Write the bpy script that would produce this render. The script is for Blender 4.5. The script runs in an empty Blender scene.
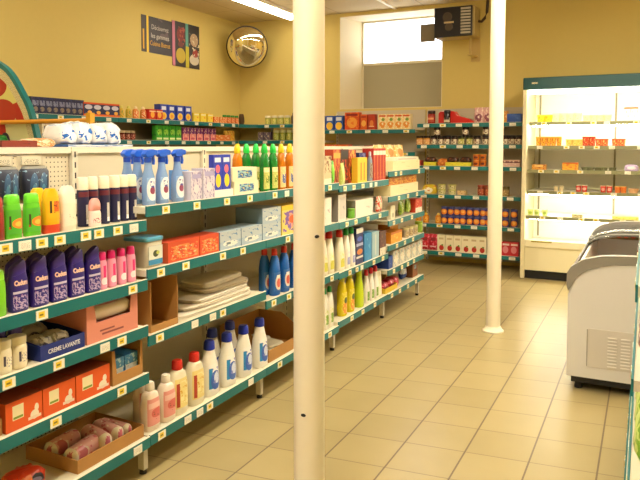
import bpy, bmesh, math, random
from mathutils import Vector, Matrix, noise as mnoise
random.seed(7)
D = bpy.data
COL = bpy.context.scene.collection
PI = math.pi
R90 = PI / 2

# ------------------------------------------------------------------ camera numbers
CAM_H, FPX, YAW, PITCH, CY = 1.5194, 658.4, math.radians(26.405), math.radians(3.509), 185.65


def gy(px, X, z):
    """y where the plane x=X is met by picture column px at height z"""
    k = (px - 320) / FPX
    s, c, t = math.sin(YAW), math.cos(YAW), PITCH
    return (-X * c - k * X * s * math.cos(t) - k * (z - CAM_H) * math.sin(t)) / (s - k * c * math.cos(t))


def gx(px, Y, z):
    """x where the plane y=Y is met by picture column px at height z"""
    k = (px - 320) / FPX
    s, c, t = math.sin(YAW), math.cos(YAW), PITCH
    return (k * (Y * c * math.cos(t) - (z - CAM_H) * math.sin(t)) - Y * s) / (c + k * s * math.cos(t))


# ------------------------------------------------------------------ materials
def lin(h):
    h = h.lstrip('#')
    v = [int(h[i:i + 2], 16) / 255 for i in (0, 2, 4)]
    return tuple((x / 12.92 if x <= .04045 else ((x + .055) / 1.055) ** 2.4) for x in v) + (1,)


_mats = {}


def new_mat(name):
    m = D.materials.new(name)
    m.use_nodes = True
    nt = m.node_tree
    return m, nt, nt.nodes['Principled BSDF']


def mc(col, rough=.5, metal=0, trans=0, alpha=1, bump=0, vary=0):
    key = (col, rough, metal, trans, alpha, bump, vary)
    if key in _mats:
        return _mats[key]
    m, nt, b = new_mat('paint_' + col.strip('#'))
    b.inputs['Base Color'].default_value = lin(col)
    b.inputs['Roughness'].default_value = rough
    b.inputs['Metallic'].default_value = metal
    b.inputs['Transmission Weight'].default_value = trans
    b.inputs['Alpha'].default_value = alpha
    if bump or vary:
        tc = nt.nodes.new('ShaderNodeTexCoord')
        n = nt.nodes.new('ShaderNodeTexNoise')
        n.inputs['Scale'].default_value = 18
        n.inputs['Detail'].default_value = 4
        nt.links.new(tc.outputs['Object'], n.inputs['Vector'])
        if vary:
            mx = nt.nodes.new('ShaderNodeMix'); mx.data_type = 'RGBA'
            c = lin(col)
            mx.inputs[6].default_value = tuple(x * (1 - vary) for x in c[:3]) + (1,)
            mx.inputs[7].default_value = tuple(min(1, x * (1 + vary)) for x in c[:3]) + (1,)
            nt.links.new(n.outputs['Fac'], mx.inputs[0])
            nt.links.new(mx.outputs[2], b.inputs['Base Color'])
        if bump:
            bp = nt.nodes.new('ShaderNodeBump')
            bp.inputs['Strength'].default_value = bump
            bp.inputs['Distance'].default_value = .01
            nt.links.new(n.outputs['Fac'], bp.inputs['Height'])
            nt.links.new(bp.outputs['Normal'], b.inputs['Normal'])
    _mats[key] = m
    return m


def emit(col, strength):
    key = ('e', col, strength)
    if key not in _mats:
        m, nt, b = new_mat('glow_' + col.strip('#'))
        b.inputs['Base Color'].default_value = (.8, .8, .8, 1)
        b.inputs['Emission Color'].default_value = lin(col)
        b.inputs['Emission Strength'].default_value = strength
        _mats[key] = m
    return _mats[key]


def decal(bg, shapes, rough=.45):
    """printed face: shapes in UV 0..1: ('r',x0,y0,x1,y1,col) ('e',cx,cy,rx,ry,col) ('n',scale,thr,col[,x0,y0,x1,y1])"""
    key = ('d', bg, tuple(shapes), rough)
    if key in _mats:
        return _mats[key]
    m, nt, b = new_mat('print_' + bg.strip('#'))
    N, L = nt.nodes, nt.links
    b.inputs['Roughness'].default_value = rough
    uv = N.new('ShaderNodeUVMap')
    sx = N.new('ShaderNodeSeparateXYZ')
    L.new(uv.outputs['UV'], sx.inputs[0])

    def mth(op, a, v):
        n = N.new('ShaderNodeMath'); n.operation = op
        L.new(a, n.inputs[0])
        if isinstance(v, (int, float)):
            n.inputs[1].default_value = v
        else:
            L.new(v, n.inputs[1])
        return n.outputs[0]

    def rect(x0, y0, x1, y1):
        a = mth('MULTIPLY', mth('GREATER_THAN', sx.outputs[0], x0), mth('LESS_THAN', sx.outputs[0], x1))
        c = mth('MULTIPLY', mth('GREATER_THAN', sx.outputs[1], y0), mth('LESS_THAN', sx.outputs[1], y1))
        return mth('MULTIPLY', a, c)
    prev = None
    for s in shapes:
        if s[0] == 'r':
            f = rect(*s[1:5]); col = s[5]
        elif s[0] == 'e':
            dx = mth('DIVIDE', mth('SUBTRACT', sx.outputs[0], s[1]), s[3])
            dy = mth('DIVIDE', mth('SUBTRACT', sx.outputs[1], s[2]), s[4])
            q = mth('ADD', mth('MULTIPLY', dx, dx), mth('MULTIPLY', dy, dy))
            f = mth('LESS_THAN', q, 1.0); col = s[5]
        else:
            n = N.new('ShaderNodeTexNoise')
            n.inputs['Scale'].default_value = s[1]
            L.new(uv.outputs['UV'], n.inputs['Vector'])
            f = mth('GREATER_THAN', n.outputs['Fac'], s[2]); col = s[3]
            if len(s) > 4:
                f = mth('MULTIPLY', f, rect(*s[4:8]))
        mx = N.new('ShaderNodeMix'); mx.data_type = 'RGBA'
        L.new(f, mx.inputs[0])
        if prev is None:
            mx.inputs[6].default_value = lin(bg)
        else:
            L.new(prev, mx.inputs[6])
        mx.inputs[7].default_value = lin(col)
        prev = mx.outputs[2]
    if prev is None:
        b.inputs['Base Color'].default_value = lin(bg)
    else:
        L.new(prev, b.inputs['Base Color'])
    _mats[key] = m
    return m


# ------------------------------------------------------------------ mesh building
def sgn_pow(v, p):
    return math.copysign(abs(v) ** p, v)


class MB:
    def __init__(s):
        s.v, s.f, s.m, s.uv = [], [], [], []

    def face(s, pts, mi=0, uv=None):
        i = len(s.v)
        s.v += [tuple(p) for p in pts]
        s.f.append(list(range(i, i + len(pts))))
        s.m.append(mi)
        s.uv.append(uv or [(0, 0)] * len(pts))

    def box(s, x0, y0, z0, x1, y1, z1, mi=0, front=None, side=None, top=None, M=None):
        front = mi if front is None else front
        side = mi if side is None else side
        top = mi if top is None else top
        U = [(0, 0), (1, 0), (1, 1), (0, 1)]
        P = lambda *a: (M @ Vector(a)) if M else a
        s.face([P(x0, y0, z0), P(x1, y0, z0), P(x1, y0, z1), P(x0, y0, z1)], front, U)
        s.face([P(x1, y1, z0), P(x0, y1, z0), P(x0, y1, z1), P(x1, y1, z1)], front, U)
        s.face([P(x0, y1, z0), P(x0, y0, z0), P(x0, y0, z1), P(x0, y1, z1)], side, U)
        s.face([P(x1, y0, z0), P(x1, y1, z0), P(x1, y1, z1), P(x1, y0, z1)], side, U)
        s.face([P(x0, y0, z1), P(x1, y0, z1), P(x1, y1, z1), P(x0, y1, z1)], top, U)
        s.face([P(x0, y1, z0), P(x1, y1, z0), P(x1, y0, z0), P(x0, y0, z0)], mi, U)
        return s

    def loft(s, prof, n=2.0, segs=20, mi=0, caps=True, M=None, cx=0, cy=0):
        """prof: (z, half_w, half_d[, xoff, slant])"""
        i0 = len(s.v)
        W = max(p[1] for p in prof); z0, z1 = prof[0][0], prof[-1][0]
        hz = (z1 - z0) or 1
        for p in prof:
            z, w, d = p[:3]
            xo = p[3] if len(p) > 3 else 0
            sl = p[4] if len(p) > 4 else 0
            for k in range(segs):
                a = 2 * PI * k / segs
                x = sgn_pow(math.sin(a), 2 / n) * w
                y = -sgn_pow(math.cos(a), 2 / n) * d
                pt = Vector((cx + x + xo, cy + y, z + sl * x))
                s.v.append(tuple(M @ pt if M else pt))
        for r in range(len(prof) - 1):
            for k in range(segs):
                k2 = (k + 1) % segs
                q = [i0 + r * segs + k, i0 + r * segs + k2, i0 + (r + 1) * segs + k2, i0 + (r + 1) * segs + k]
                s.f.append(q); s.m.append(mi)
                u = []
                for kk, rr in ((k, r), (k + 1, r), (k + 1, r + 1), (k, r + 1)):
                    a = 2 * PI * kk / segs
                    xx = sgn_pow(math.sin(a), 2 / n) * prof[rr][1] / (2 * W or 1) + .5
                    u.append((xx, (prof[rr][0] - z0) / hz))
                s.uv.append(u)
        if caps:
            s.f.append([i0 + k for k in range(segs)][::-1]); s.m.append(mi); s.uv.append([(0, 0)] * segs)
            b = i0 + (len(prof) - 1) * segs
            s.f.append([b + k for k in range(segs)]); s.m.append(mi); s.uv.append([(.5, 1)] * segs)
        return s

    def prism(s, pts, y0, y1, mi=0, M=None):
        """polygon in XZ (counter-clockwise seen from the front, -Y) extruded from y0 (front) to y1"""
        P = lambda a: tuple(M @ Vector(a)) if M else a
        xs = [p[0] for p in pts]; zs = [p[1] for p in pts]
        w = (max(xs) - min(xs)) or 1; h = (max(zs) - min(zs)) or 1
        uv = [((p[0] - min(xs)) / w, (p[1] - min(zs)) / h) for p in pts]
        s.face([P((x, y0, z)) for x, z in pts], mi, uv)
        s.face([P((x, y1, z)) for x, z in pts][::-1], mi, uv[::-1])
        n = len(pts)
        for i in range(n):
            (xa, za), (xb, zb) = pts[i], pts[(i + 1) % n]
            s.face([P((xa, y0, za)), P((xa, y1, za)), P((xb, y1, zb)), P((xb, y0, zb))], mi)
        return s

    def tube(s, path, r, segs=8, mi=0):
        path = [Vector(p) for p in path]
        i0 = len(s.v)
        for i, p in enumerate(path):
            t = (path[min(i + 1, len(path) - 1)] - path[max(i - 1, 0)]).normalized()
            up = Vector((0, 0, 1)) if abs(t.z) < .9 else Vector((1, 0, 0))
            a = t.cross(up).normalized(); b = a.cross(t)
            for k in range(segs):
                q = 2 * PI * k / segs
                s.v.append(tuple(p + a * math.cos(q) * r + b * math.sin(q) * r))
        for i in range(len(path) - 1):
            for k in range(segs):
                k2 = (k + 1) % segs
                s.f.append([i0 + i * segs + k, i0 + i * segs + k2, i0 + (i + 1) * segs + k2, i0 + (i + 1) * segs + k])
                s.m.append(mi); s.uv.append([(0, 0)] * 4)
        for st, rev in ((0, False), (len(path) - 1, True)):
            q = [i0 + st * segs + k for k in range(segs)]
            s.f.append(q[::-1] if rev else q); s.m.append(mi); s.uv.append([(0, 0)] * segs)
        return s

    def jitter(s, a):
        seen = {}
        for i, p in enumerate(s.v):
            k = tuple(round(c, 4) for c in p)
            if k not in seen:
                seen[k] = (random.uniform(-a, a), random.uniform(-a, a), random.uniform(-a, a) * .6)
            j = seen[k]
            s.v[i] = (p[0] + j[0], p[1] + j[1], max(0.0005, p[2] + j[2]))
        return s

    def crumple(s, a, f):
        off = Vector((random.uniform(0, 50), random.uniform(0, 50), 0))
        for i, p in enumerate(s.v):
            n = mnoise.noise_vector(Vector(p) * f + off)
            s.v[i] = (p[0] + n.x * a, p[1] + n.y * a, max(.0005, p[2] + n.z * a))
        return s

    def build(s, name, mats, parent=None, smooth=None, bevel=0):
        me = D.meshes.new(name)
        me.from_pydata(s.v, [], s.f)
        for m in (mats if isinstance(mats, (list, tuple)) else [mats]):
            me.materials.append(m)
        ul = me.uv_layers.new(name='UVMap')
        li = 0
        for pi, p in enumerate(me.polygons):
            p.material_index = s.m[pi]
            for k in range(len(s.f[pi])):
                ul.data[li].uv = s.uv[pi][k]
                li += 1
        bm = bmesh.new(); bm.from_mesh(me)
        bmesh.ops.remove_doubles(bm, verts=bm.verts, dist=1e-5)
        bmesh.ops.recalc_face_normals(bm, faces=bm.faces)
        bm.to_mesh(me); bm.free()
        if smooth:
            for p in me.polygons:
                p.use_smooth = True
            me.set_sharp_from_angle(angle=math.radians(smooth))
        o = D.objects.new(name, me)
        COL.objects.link(o)
        if parent:
            o.parent = parent
        if bevel:
            bv = o.modifiers.new('bevel', 'BEVEL')
            bv.width = bevel; bv.segments = 2; bv.limit_method = 'ANGLE'
        return o


def text_obj(name, txt, size, mat, parent, loc, width=None, wrap=None, bold=.0):
    cu = D.curves.new(name, 'FONT')
    cu.body = txt; cu.size = size; cu.align_x = 'CENTER'; cu.align_y = 'CENTER'
    cu.extrude = .0004; cu.offset = bold; cu.resolution_u = 3
    t = D.objects.new(name + '_curve', cu)
    COL.objects.link(t)
    bpy.context.view_layer.update()
    dg = bpy.context.evaluated_depsgraph_get()
    me = D.meshes.new_from_object(t.evaluated_get(dg))
    D.objects.remove(t)
    xs = [v.co.x for v in me.vertices]
    k = (width / (max(xs) - min(xs))) if width else 1
    for v in me.vertices:
        x, y, z = v.co.x * k, v.co.y, v.co.z
        v.co = (x, -z, y)
        if wrap:
            v.co.y += wrap(x, loc[2] + y)
    me.name = name
    me.materials.clear(); me.materials.append(mat)
    o = D.objects.new(name, me)
    COL.objects.link(o)
    o.parent = parent
    o.location = loc
    return o


# ------------------------------------------------------------------ scene bookkeeping
def tag(o, label, cat, group=None):
    o['label'] = label; o['category'] = cat
    if group:
        o['group'] = group
    return o


def structure(o):
    o['kind'] = 'structure'
    return o


def empty(name):
    o = D.objects.new(name, None)
    o.empty_display_size = .05
    COL.objects.link(o)
    return o


def dup(r):
    c = r.copy(); COL.objects.link(c)
    for ch in list(r.children):
        d = ch.copy(); COL.objects.link(d); d.parent = c
        for g in list(ch.children):
            e = g.copy(); COL.objects.link(e); e.parent = d
    return c


ORD = ['first', 'second', 'third', 'fourth', 'fifth', 'sixth', 'seventh', 'eighth', 'ninth', 'tenth', 'eleventh',
       'twelfth', 'thirteenth', 'fourteenth', 'fifteenth', 'sixteenth']


def row(proto, spots, rot, desc, where, cat, group=None, order='from left'):
    """copies of one thing along a shelf; spots = (x,y,z[,extra_rot])"""
    n = len(spots)
    out = []
    for i, sp in enumerate(spots):
        o = proto if i == 0 else dup(proto)
        out.append(o)
    for i, sp in enumerate(spots):
        o = out[i]
        o.location = sp[:3]
        o.rotation_euler = (0, 0, rot + (sp[3] if len(sp) > 3 else 0))
        if n == 1:
            lab = f'{desc} {where}'
        elif n == 2:
            lab = f'{["left", "right"][i]} {desc}, one of two {where}'
        else:
            lab = f'{"leftmost" if i == 0 else "rightmost" if i == n - 1 else ORD[i] + " " + order} {desc} {where}'
        if len(lab.split()) > 16:
            print('LONG LABEL', lab)
        tag(o, lab, cat, group if n > 1 else None)
    return out


# ------------------------------------------------------------------ product prototypes
def prof_at(prof, z):
    for a, b in zip(prof, prof[1:]):
        if a[0] <= z <= b[0]:
            t = (z - a[0]) / ((b[0] - a[0]) or 1)
            return a[1] + (b[1] - a[1]) * t, a[2] + (b[2] - a[2]) * t
    return prof[-1][1], prof[-1][2]


SHAPES = {   # body profile (height fraction, width fraction), cap profile
    'flask': ([(0, .9), (.02, 1), (.45, 1), (.7, .95), (.78, .86)], [(.78, .84), (.8, .88), (.96, .82), (1, .62)]),
    'tube': ([(0, .92), (.02, 1), (.5, 1), (.8, .96), (.93, .8), (1, .45)], None),
    'oval': ([(0, .9), (.03, 1), (.55, .98), (.72, .82), (.82, .5), (.86, .34)], [(.86, .4), (.87, .42), (.97, .4), (1, .3)]),
    'dish': ([(0, .9), (.03, 1), (.56, 1), (.68, .93), (.76, .72), (.80, .42)], [(.80, .48), (.82, .54), (.9, .5), (.97, .36), (1, .2)]),
    'jug': ([(0, .94), (.02, 1), (.55, 1), (.74, .85), (.8, .6), (.83, .38)], [(.83, .44), (.84, .46), (.97, .44), (1, .38)]),
    'can': ([(0, .95), (.02, 1), (.72, 1), (.74, .97)], [(.74, 1), (.76, 1), (.95, .97), (.99, .85), (1, .6)]),
    'jar': ([(0, .92), (.05, 1), (.7, 1), (.76, .9)], [(.76, .96), (.78, 1), (.98, 1), (1, .95)]),
    'tin': ([(0, 1), (.03, 1.0), (.04, .97), (.96, .97), (.97, 1), (1, 1)], None),
    'tub': ([(0, .82), (.88, .98)], [(.88, 1), (.9, 1.04), (.98, 1.04), (1, 1)]),
    'conic': ([(0, .95), (.02, 1), (.3, .99), (.55, .88), (.72, .66), (.81, .46), (.83, .4)], [(.83, .46), (.84, .5), (.97, .46), (1, .36)]),
    'roll': ([(0, .85), (.03, 1), (.45, 1), (.55, .96), (.58, .8)], [(.58, .9), (.6, 1), (.8, .96), (.93, .78), (1, .4)]),
}


def bottle(name, shape, h, w, d, body, cap=None, label=None, lz=(.12, .62), lang=62, n=2.4, slant=0, segs=20,
           text=None, capname='cap', labelname='label'):
    """a bottle, jar or can: body, cap and label are meshes of their own"""
    bp, cp = SHAPES[shape]
    p = [(a * h, f * w / 2, min(f, 1) * d / 2 if f > .6 else max(f * d / 2, min(d / 2, f * w / 2))) for a, f in bp]
    if slant:
        p[-1] = p[-1] + (0, slant * .4)
    single = cap is None and label is None and text is None
    root = None if single else empty(name)
    o = MB().loft(p, n, segs).build(name if single else 'body', body, root, smooth=40)
    if single:
        return o
    if cap is not None and cp:
        q = [(a * h, f * w / 2, min(d / 2, f * w / 2) if f < .6 else f * d / 2) for a, f in cp]
        if slant:
            q = [r + (0, slant * .4) for r in q[:1]] + [r + (0, slant * (.4 + .6 * i / (len(q) - 1))) for i, r in enumerate(q[1:], 1)]
        MB().loft(q, n, segs).build(capname, cap, root, smooth=40)
    if label is not None:
        z0, z1 = lz[0] * h, lz[1] * h
        zs = sorted([z0, z1] + [a[0] for a in p if z0 < a[0] < z1])
        K = 10
        b = MB()
        la = math.radians(lang)
        for za, zb in zip(zs, zs[1:]):
            for k in range(K):
                pts, uvs = [], []
                for zz, kk in ((za, k), (za, k + 1), (zb, k + 1), (zb, k)):
                    ww, dd = prof_at(p, zz)
                    a = -la + 2 * la * kk / K
                    pts.append((sgn_pow(math.sin(a), 2 / n) * (ww + .0008), -sgn_pow(math.cos(a), 2 / n) * (dd + .0008), zz))
                    uvs.append((kk / K, (zz - z0) / (z1 - z0)))
                b.face(pts, 0, uvs)
        b.build(labelname, label, root, smooth=60)
    if text:
        txt, size, width, tz, tm = text

        def wrap(x, z):
            ww, dd = prof_at(p, z)
            q = max(0, 1 - min(1, abs(x) / ww) ** n) ** (1 / n)
            return -dd * q - .0016
        text_obj('logo', txt, size, tm, root, (0, 0, tz * h), width, wrap, bold=.0012)
    return root


def carton(name, w, d, h, body, front=None, side=None, top=None):
    mats = [body, front or body, side or body, top or body]
    return MB().box(-w / 2, -d / 2, 0, w / 2, d / 2, h, 0, 1, 2, 3).build(name, mats)


def pouch(name, w, d, h, mats, jit=.003, lean=0):
    pr = [(0, w * .48, .003), (h * .06, w / 2, d * .3), (h * .25, w * .5, d * .5), (h * .6, w * .5, d * .45),
          (h * .88, w * .5, d * .2), (h * .94, w * .5, .004), (h, w * .5, .002)]
    b = MB().loft(pr, 3, 24)
    b.jitter(jit * .5).crumple(jit * 1.5, 30)
    return b.build(name, mats, smooth=50)


def lump(name, w, d, h, mats, jit=.006, crumple=0):
    """soft wrapped pack lying flat"""
    pr = [(0, w * .38, d * .38), (h * .08, w * .46, d * .46), (h * .2, w * .49, d * .49), (h * .35, w * .5, d * .5), (h * .52, w * .49, d * .49),
          (h * .7, w * .47, d * .47), (h * .84, w * .42, d * .42), (h * .93, w * .36, d * .36), (h, w * .2, d * .2)]
    b = MB().loft(pr, 3.2, 36)
    b.jitter(jit)
    if crumple:
        b.crumple(crumple, 26); b.crumple(crumple * .6, 60)
    return b.build(name, mats, smooth=60)


def wrapped_roll(name, r, l, mats, ends=True):
    """rolls lying along local Y wrapped in film with a puckered end"""
    M = Matrix.Translation((0, 0, r)) @ Matrix.Rotation(R90, 4, 'X')
    pr = [(-l / 2, r * .25, r * .25), (-l / 2 + .006, r * .75, r * .75), (-l / 2 + .02, r * .97, r * .97), (0, r, r),
          (l / 2 - .02, r * .97, r * .97), (l / 2 - .006, r * .75, r * .75), (l / 2, r * .25, r * .25)]
    return MB().loft(pr, 2.2, 18, M=M).jitter(.0015).build(name, mats, smooth=60)


def tray(name, w, d, h, mat, back_h=None, lip=None, t=.004, notch=0):
    """open cardboard tray: base, four walls; side walls slope from the back height to the front lip"""
    back_h = back_h or h; lip = lip or h
    b = MB()
    b.box(-w / 2, -d / 2, 0, w / 2, d / 2, t)
    if notch:
        b.prism([(-w / 2, t), (w / 2, t), (w / 2, lip), (w * .44, lip), (w * .40, notch), (-w * .36, notch), (-w * .42, lip), (-w / 2, lip)], -d / 2, -d / 2 + t)
    else:
        b.box(-w / 2, -d / 2, t, w / 2, -d / 2 + t, lip)
    b.box(-w / 2, d / 2 - t, t, w / 2, d / 2, back_h)
    for sx in (-1, 1):
        xa, xb = (-w / 2, -w / 2 + t) if sx < 0 else (w / 2 - t, w / 2)
        M = Matrix.Rotation(R90, 4, 'Z')      # prism x -> y , y -> -x
        b.prism([(-d / 2 + t, t), (d / 2 - t, t), (d / 2 - t, back_h), (0, back_h), (-d / 2 + t, lip)], -xb, -xa, M=M)
    return b.build(name, mat)


# ------------------------------------------------------------------ common materials
TEAL = mc('#0b6d70', .4)
TEALD = mc('#06484c', .4)
SHELFM = mc('#d8cfb4', .45)
SHELFW = mc('#e6dfca', .45)
POSTM = mc('#d9d2bd', .4)
BLACK = mc('#17171a', .5)
CARD = mc('#b08043', .8, vary=.08)
CARDD = mc('#8a6030', .8, vary=.08)
WHITE = mc('#f2efe6', .4)
TAGY = decal('#f3efdd', [('r', .18, .22, .72, .86, '#f2cf2c'), ('r', .28, .42, .6, .62, '#8d7a2a')])
TAGW = decal('#f3efdd', [('n', 14, .56, '#b9b4a4', .12, .2, .88, .8)])

# ================================================================== THE ROOM
XL, XR, YB, YF, HC = -5.55, 2.6, 8.45, -2.2, 3.345

# floor ------------------------------------------------------------
m, nt, bs = new_mat('floor_tiles')
N, L = nt.nodes, nt.links
tc = N.new('ShaderNodeTexCoord'); sp = N.new('ShaderNodeSeparateXYZ')
L.new(tc.outputs['Object'], sp.inputs[0])


def mth(op, a, b=None, c=None):
    n = N.new('ShaderNodeMath'); n.operation = op
    for i, q in enumerate((a, b, c)):
        if q is None:
            continue
        if isinstance(q, (int, float)):
            n.inputs[i].default_value = q
        else:
            L.new(q, n.inputs[i])
    return n.outputs[0]


ux = mth('DIVIDE', mth('SUBTRACT', sp.outputs[0], -1.0723 - .3014 * 40), .3014)
yy = mth('SUBTRACT', sp.outputs[1], mth('MULTIPLY', mth('ADD', sp.outputs[0], 1.3), .10))
uy = mth('DIVIDE', mth('SUBTRACT', yy, 4.292 - .294 * 40), .294)
fx, fy = mth('FRACT', ux), mth('FRACT', uy)


def edge(f, g):
    return mth('MAXIMUM', mth('LESS_THAN', f, g), mth('GREATER_THAN', f, 1 - g))


gr = mth('MAXIMUM', edge(fx, .014), mth('MULTIPLY', edge(fy, .010), .75))
cmb = N.new('ShaderNodeCombineXYZ')
L.new(mth('FLOOR', ux), cmb.inputs[0]); L.new(mth('FLOOR', uy), cmb.inputs[1])
wn = N.new('ShaderNodeTexWhiteNoise'); L.new(cmb.outputs[0], wn.inputs['Vector'])
ns = N.new('ShaderNodeTexNoise'); ns.inputs['Scale'].default_value = 5; ns.inputs['Detail'].default_value = 5
L.new(tc.outputs['Object'], ns.inputs['Vector'])
var = mth('ADD', mth('MULTIPLY', wn.outputs['Value'], .45), mth('MULTIPLY', ns.outputs['Fac'], .55))
mx = N.new('ShaderNodeMix'); mx.data_type = 'RGBA'
mx.inputs[6].default_value = lin('#9f8f62'); mx.inputs[7].default_value = lin('#b09f70')
L.new(var, mx.inputs[0])
mg = N.new('ShaderNodeMix'); mg.data_type = 'RGBA'
L.new(gr, mg.inputs[0]); L.new(mx.outputs[2], mg.inputs[6]); mg.inputs[7].default_value = lin('#6d5c40')
L.new(mg.outputs[2], bs.inputs['Base Color'])
bs.inputs['Roughness'].default_value = .32
bs.inputs['Specular IOR Level'].default_value = .4
bp = N.new('ShaderNodeBump'); bp.inputs['Strength'].default_value = .3; bp.inputs['Distance'].default_value = .003; bp.invert = True
L.new(gr, bp.inputs['Height']); L.new(bp.outputs['Normal'], bs.inputs['Normal'])
FLOORM = m
structure(MB().box(XL - .1, YF - .1, -.1, XR + .1, YB + .6, 0).build('floor', FLOORM))

WALLM = mc('#d8c272', .75, bump=.03, vary=.02)
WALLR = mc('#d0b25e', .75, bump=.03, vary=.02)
JAMBM = mc('#eee0bd', .7)
# ceiling with panel joints ----------------------------------------
m, nt, bs = new_mat('ceiling_panels')
N, L = nt.nodes, nt.links
tc = N.new('ShaderNodeTexCoord'); sp = N.new('ShaderNodeSeparateXYZ')
L.new(tc.outputs['Object'], sp.inputs[0])
cx_ = mth('FRACT', mth('DIVIDE', mth('ADD', sp.outputs[0], 20.0 + 3.07), 1.2))
cy_ = mth('FRACT', mth('DIVIDE', mth('ADD', sp.outputs[1], 20.0), 1.2))
ln = mth('MAXIMUM', edge(cx_, .006), edge(cy_, .006))
mg = N.new('ShaderNodeMix'); mg.data_type = 'RGBA'
L.new(ln, mg.inputs[0]); mg.inputs[6].default_value = lin('#d9c69c'); mg.inputs[7].default_value = lin('#bfa87a')
L.new(mg.outputs[2], bs.inputs['Base Color']); bs.inputs['Roughness'].default_value = .85
structure(MB().box(XL - .1, YF - .1, HC, XR + .1, YB + .6, HC + .1).build('ceiling', m))

structure(MB().box(XL - .1, YF, 0, XL, YB, HC).build('wall_left', WALLM))
structure(MB().box(XR, YF, 0, XR + .1, YB, HC).build('wall_right', WALLR))
structure(MB().box(XL - .1, YF - .1, 0, XR + .1, YF, HC).build('wall_front', WALLM))
# back wall with a deep splayed window recess
b = MB()
WX0, WX1, WZ0, WZ1, WY = -3.885, -2.42, 2.02, 3.30, 8.9
b.box(XL - .1, YB, 0, WX0, YB + .12, HC)
b.box(WX1, YB, 0, XR + .1, YB + .12, HC)
b.box(WX0, YB, 0, WX1, YB + .12, WZ0)
b.box(WX0, YB, WZ1, WX1, YB + .12, HC)
structure(b.build('wall_back', WALLM))
b = MB()   # the reveal: jambs, soffit and sill
IX0, IX1 = -3.745, -2.5
b.face([(WX0, YB, WZ0), (IX0, WY, WZ0), (IX0, WY, WZ1), (WX0, YB, WZ1)])
b.face([(WX1, YB, WZ0), (WX1, YB, WZ1), (IX1, WY, WZ1), (IX1, WY, WZ0)])
b.face([(WX0, YB, WZ1), (IX0, WY, WZ1), (IX1, WY, WZ1), (WX1, YB, WZ1)])
b.face([(WX0, YB, WZ0), (WX1, YB, WZ0), (IX1, WY, WZ0), (IX0, WY, WZ0)])
rv = b.build('trim_1', JAMBM)
sol = rv.modifiers.new('thick', 'SOLIDIFY'); sol.thickness = .02; sol.offset = 0
structure(rv)
# window
wroot = structure(MB().box(IX0, WY, WZ0, IX0 + .03, WY + .05, WZ1).box(IX1 - .03, WY, WZ0, IX1, WY + .05, WZ1)
                  .box(IX0 + .03, WY, WZ1 - .03, IX1 - .03, WY + .05, WZ1).box(IX0 + .03, WY, 2.665, IX1 - .03, WY + .05, 2.70)
                  .box(IX0 + .03, WY, WZ0, IX1 - .03, WY + .05, WZ0 + .02).build('window_1', mc('#e5dcc0', .4)))
gl = mc('#ffffff', .02, trans=1.0)
MB().box(IX0 + .03, WY + .02, 2.70, IX1 - .03, WY + .026, WZ1 - .03).build('glass_pane', gl, wroot)
MB().box(IX0 + .03, WY + .012, WZ0 + .02, IX1 - .03, WY + .04, 2.665).build('blank_panel', mc('#a8a084', .5), wroot)
structure(MB().box(-3.09, 7.1, HC - .012, -3.05, YB - .001, HC).build('trim_2', mc('#fbf3dc', .5)))
# dark outdoors is bright sky
w = D.worlds.new('sky'); bpy.context.scene.world = w
w.use_nodes = True
w.node_tree.nodes['Background'].inputs[0].default_value = (.95, .97, 1, 1)
w.node_tree.nodes['Background'].inputs[1].default_value = 9.0

# ------------------------------------------------------------------ ceiling lamps
def lamp(x, y0, y1, label, power=58, col='#fff3da'):
    r = empty('ceiling_light'); r.location = (x, (y0 + y1) / 2, HC)
    l = (y1 - y0) / 2
    MB().box(-.10, -l, -.045, .10, l, -.002).build('housing', mc('#f4ead0', .4), r)
    MB().box(-.075, -l + .02, -.075, .075, l - .02, -.046).build('diffuser', emit(col, power), r)
    tag(r, label, 'light')
    return r


lamp(-4.46, 5.6, 8.2, 'white fluorescent strip light on ceiling above left wall shelves and mirror', 14)
lamp(-4.46, 1.0, 3.8, 'white fluorescent strip light over near part of left aisle', 17)
lamp(-1.0, 0.3, 2.6, 'white fluorescent strip light above near part of main aisle')
lamp(-1.0, 3.2, 5.6, 'white fluorescent strip light above middle of main aisle')
lamp(.3, 3.9, 6.3, 'white fluorescent strip light over the chest freezer', 62)
lamp(-1.6, -2.0, -.1, 'added cool white strip light standing in for daylight from shop entrance', 68, '#eef2ff')  # unseen lamp, added in place of daylight from the shop front

# ------------------------------------------------------------------ pillars
COLM = mc('#f6ecd0', .45, bump=.05, vary=.02)


def pillar(x, y, label, marks=(), q=.0625):
    r = empty('support_column'); r.location = (x, y, 0)
    MB().loft([(.001, q, q), (HC - .001, q, q)], 2, 40).build('shaft', COLM, r, smooth=40)
    MB().loft([(.001, q * 1.5, q * 1.5), (.012, q * 1.5, q * 1.5), (.02, q * 1.3, q * 1.3), (.045, q * 1.07, q * 1.07)], 2, 40).build('base_collar', COLM, r, smooth=40)
    for a, z in marks:
        M = Matrix.Translation((math.sin(a) * .0625, -math.cos(a) * .0625, z)) @ Matrix.Rotation(a, 4, 'Z') @ Matrix.Rotation(R90, 4, 'X')
        MB().loft([(0, .011, .007), (.002, .009, .005)], 2, 10, M=M).build('chip', BLACK, r)
    tag(r, label, 'column')


CA = math.radians(26)
pillar(-1.20, 2.318, 'near thick cream steel column in front of the long shelving', [(.998, 1.163), (.098, .45)])
pillar(-1.092, 5.384, 'far cream steel column standing in the tiled aisle before back shelves', (), .0565)

# ================================================================== SHELVING UNITS
PEG = None


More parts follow.
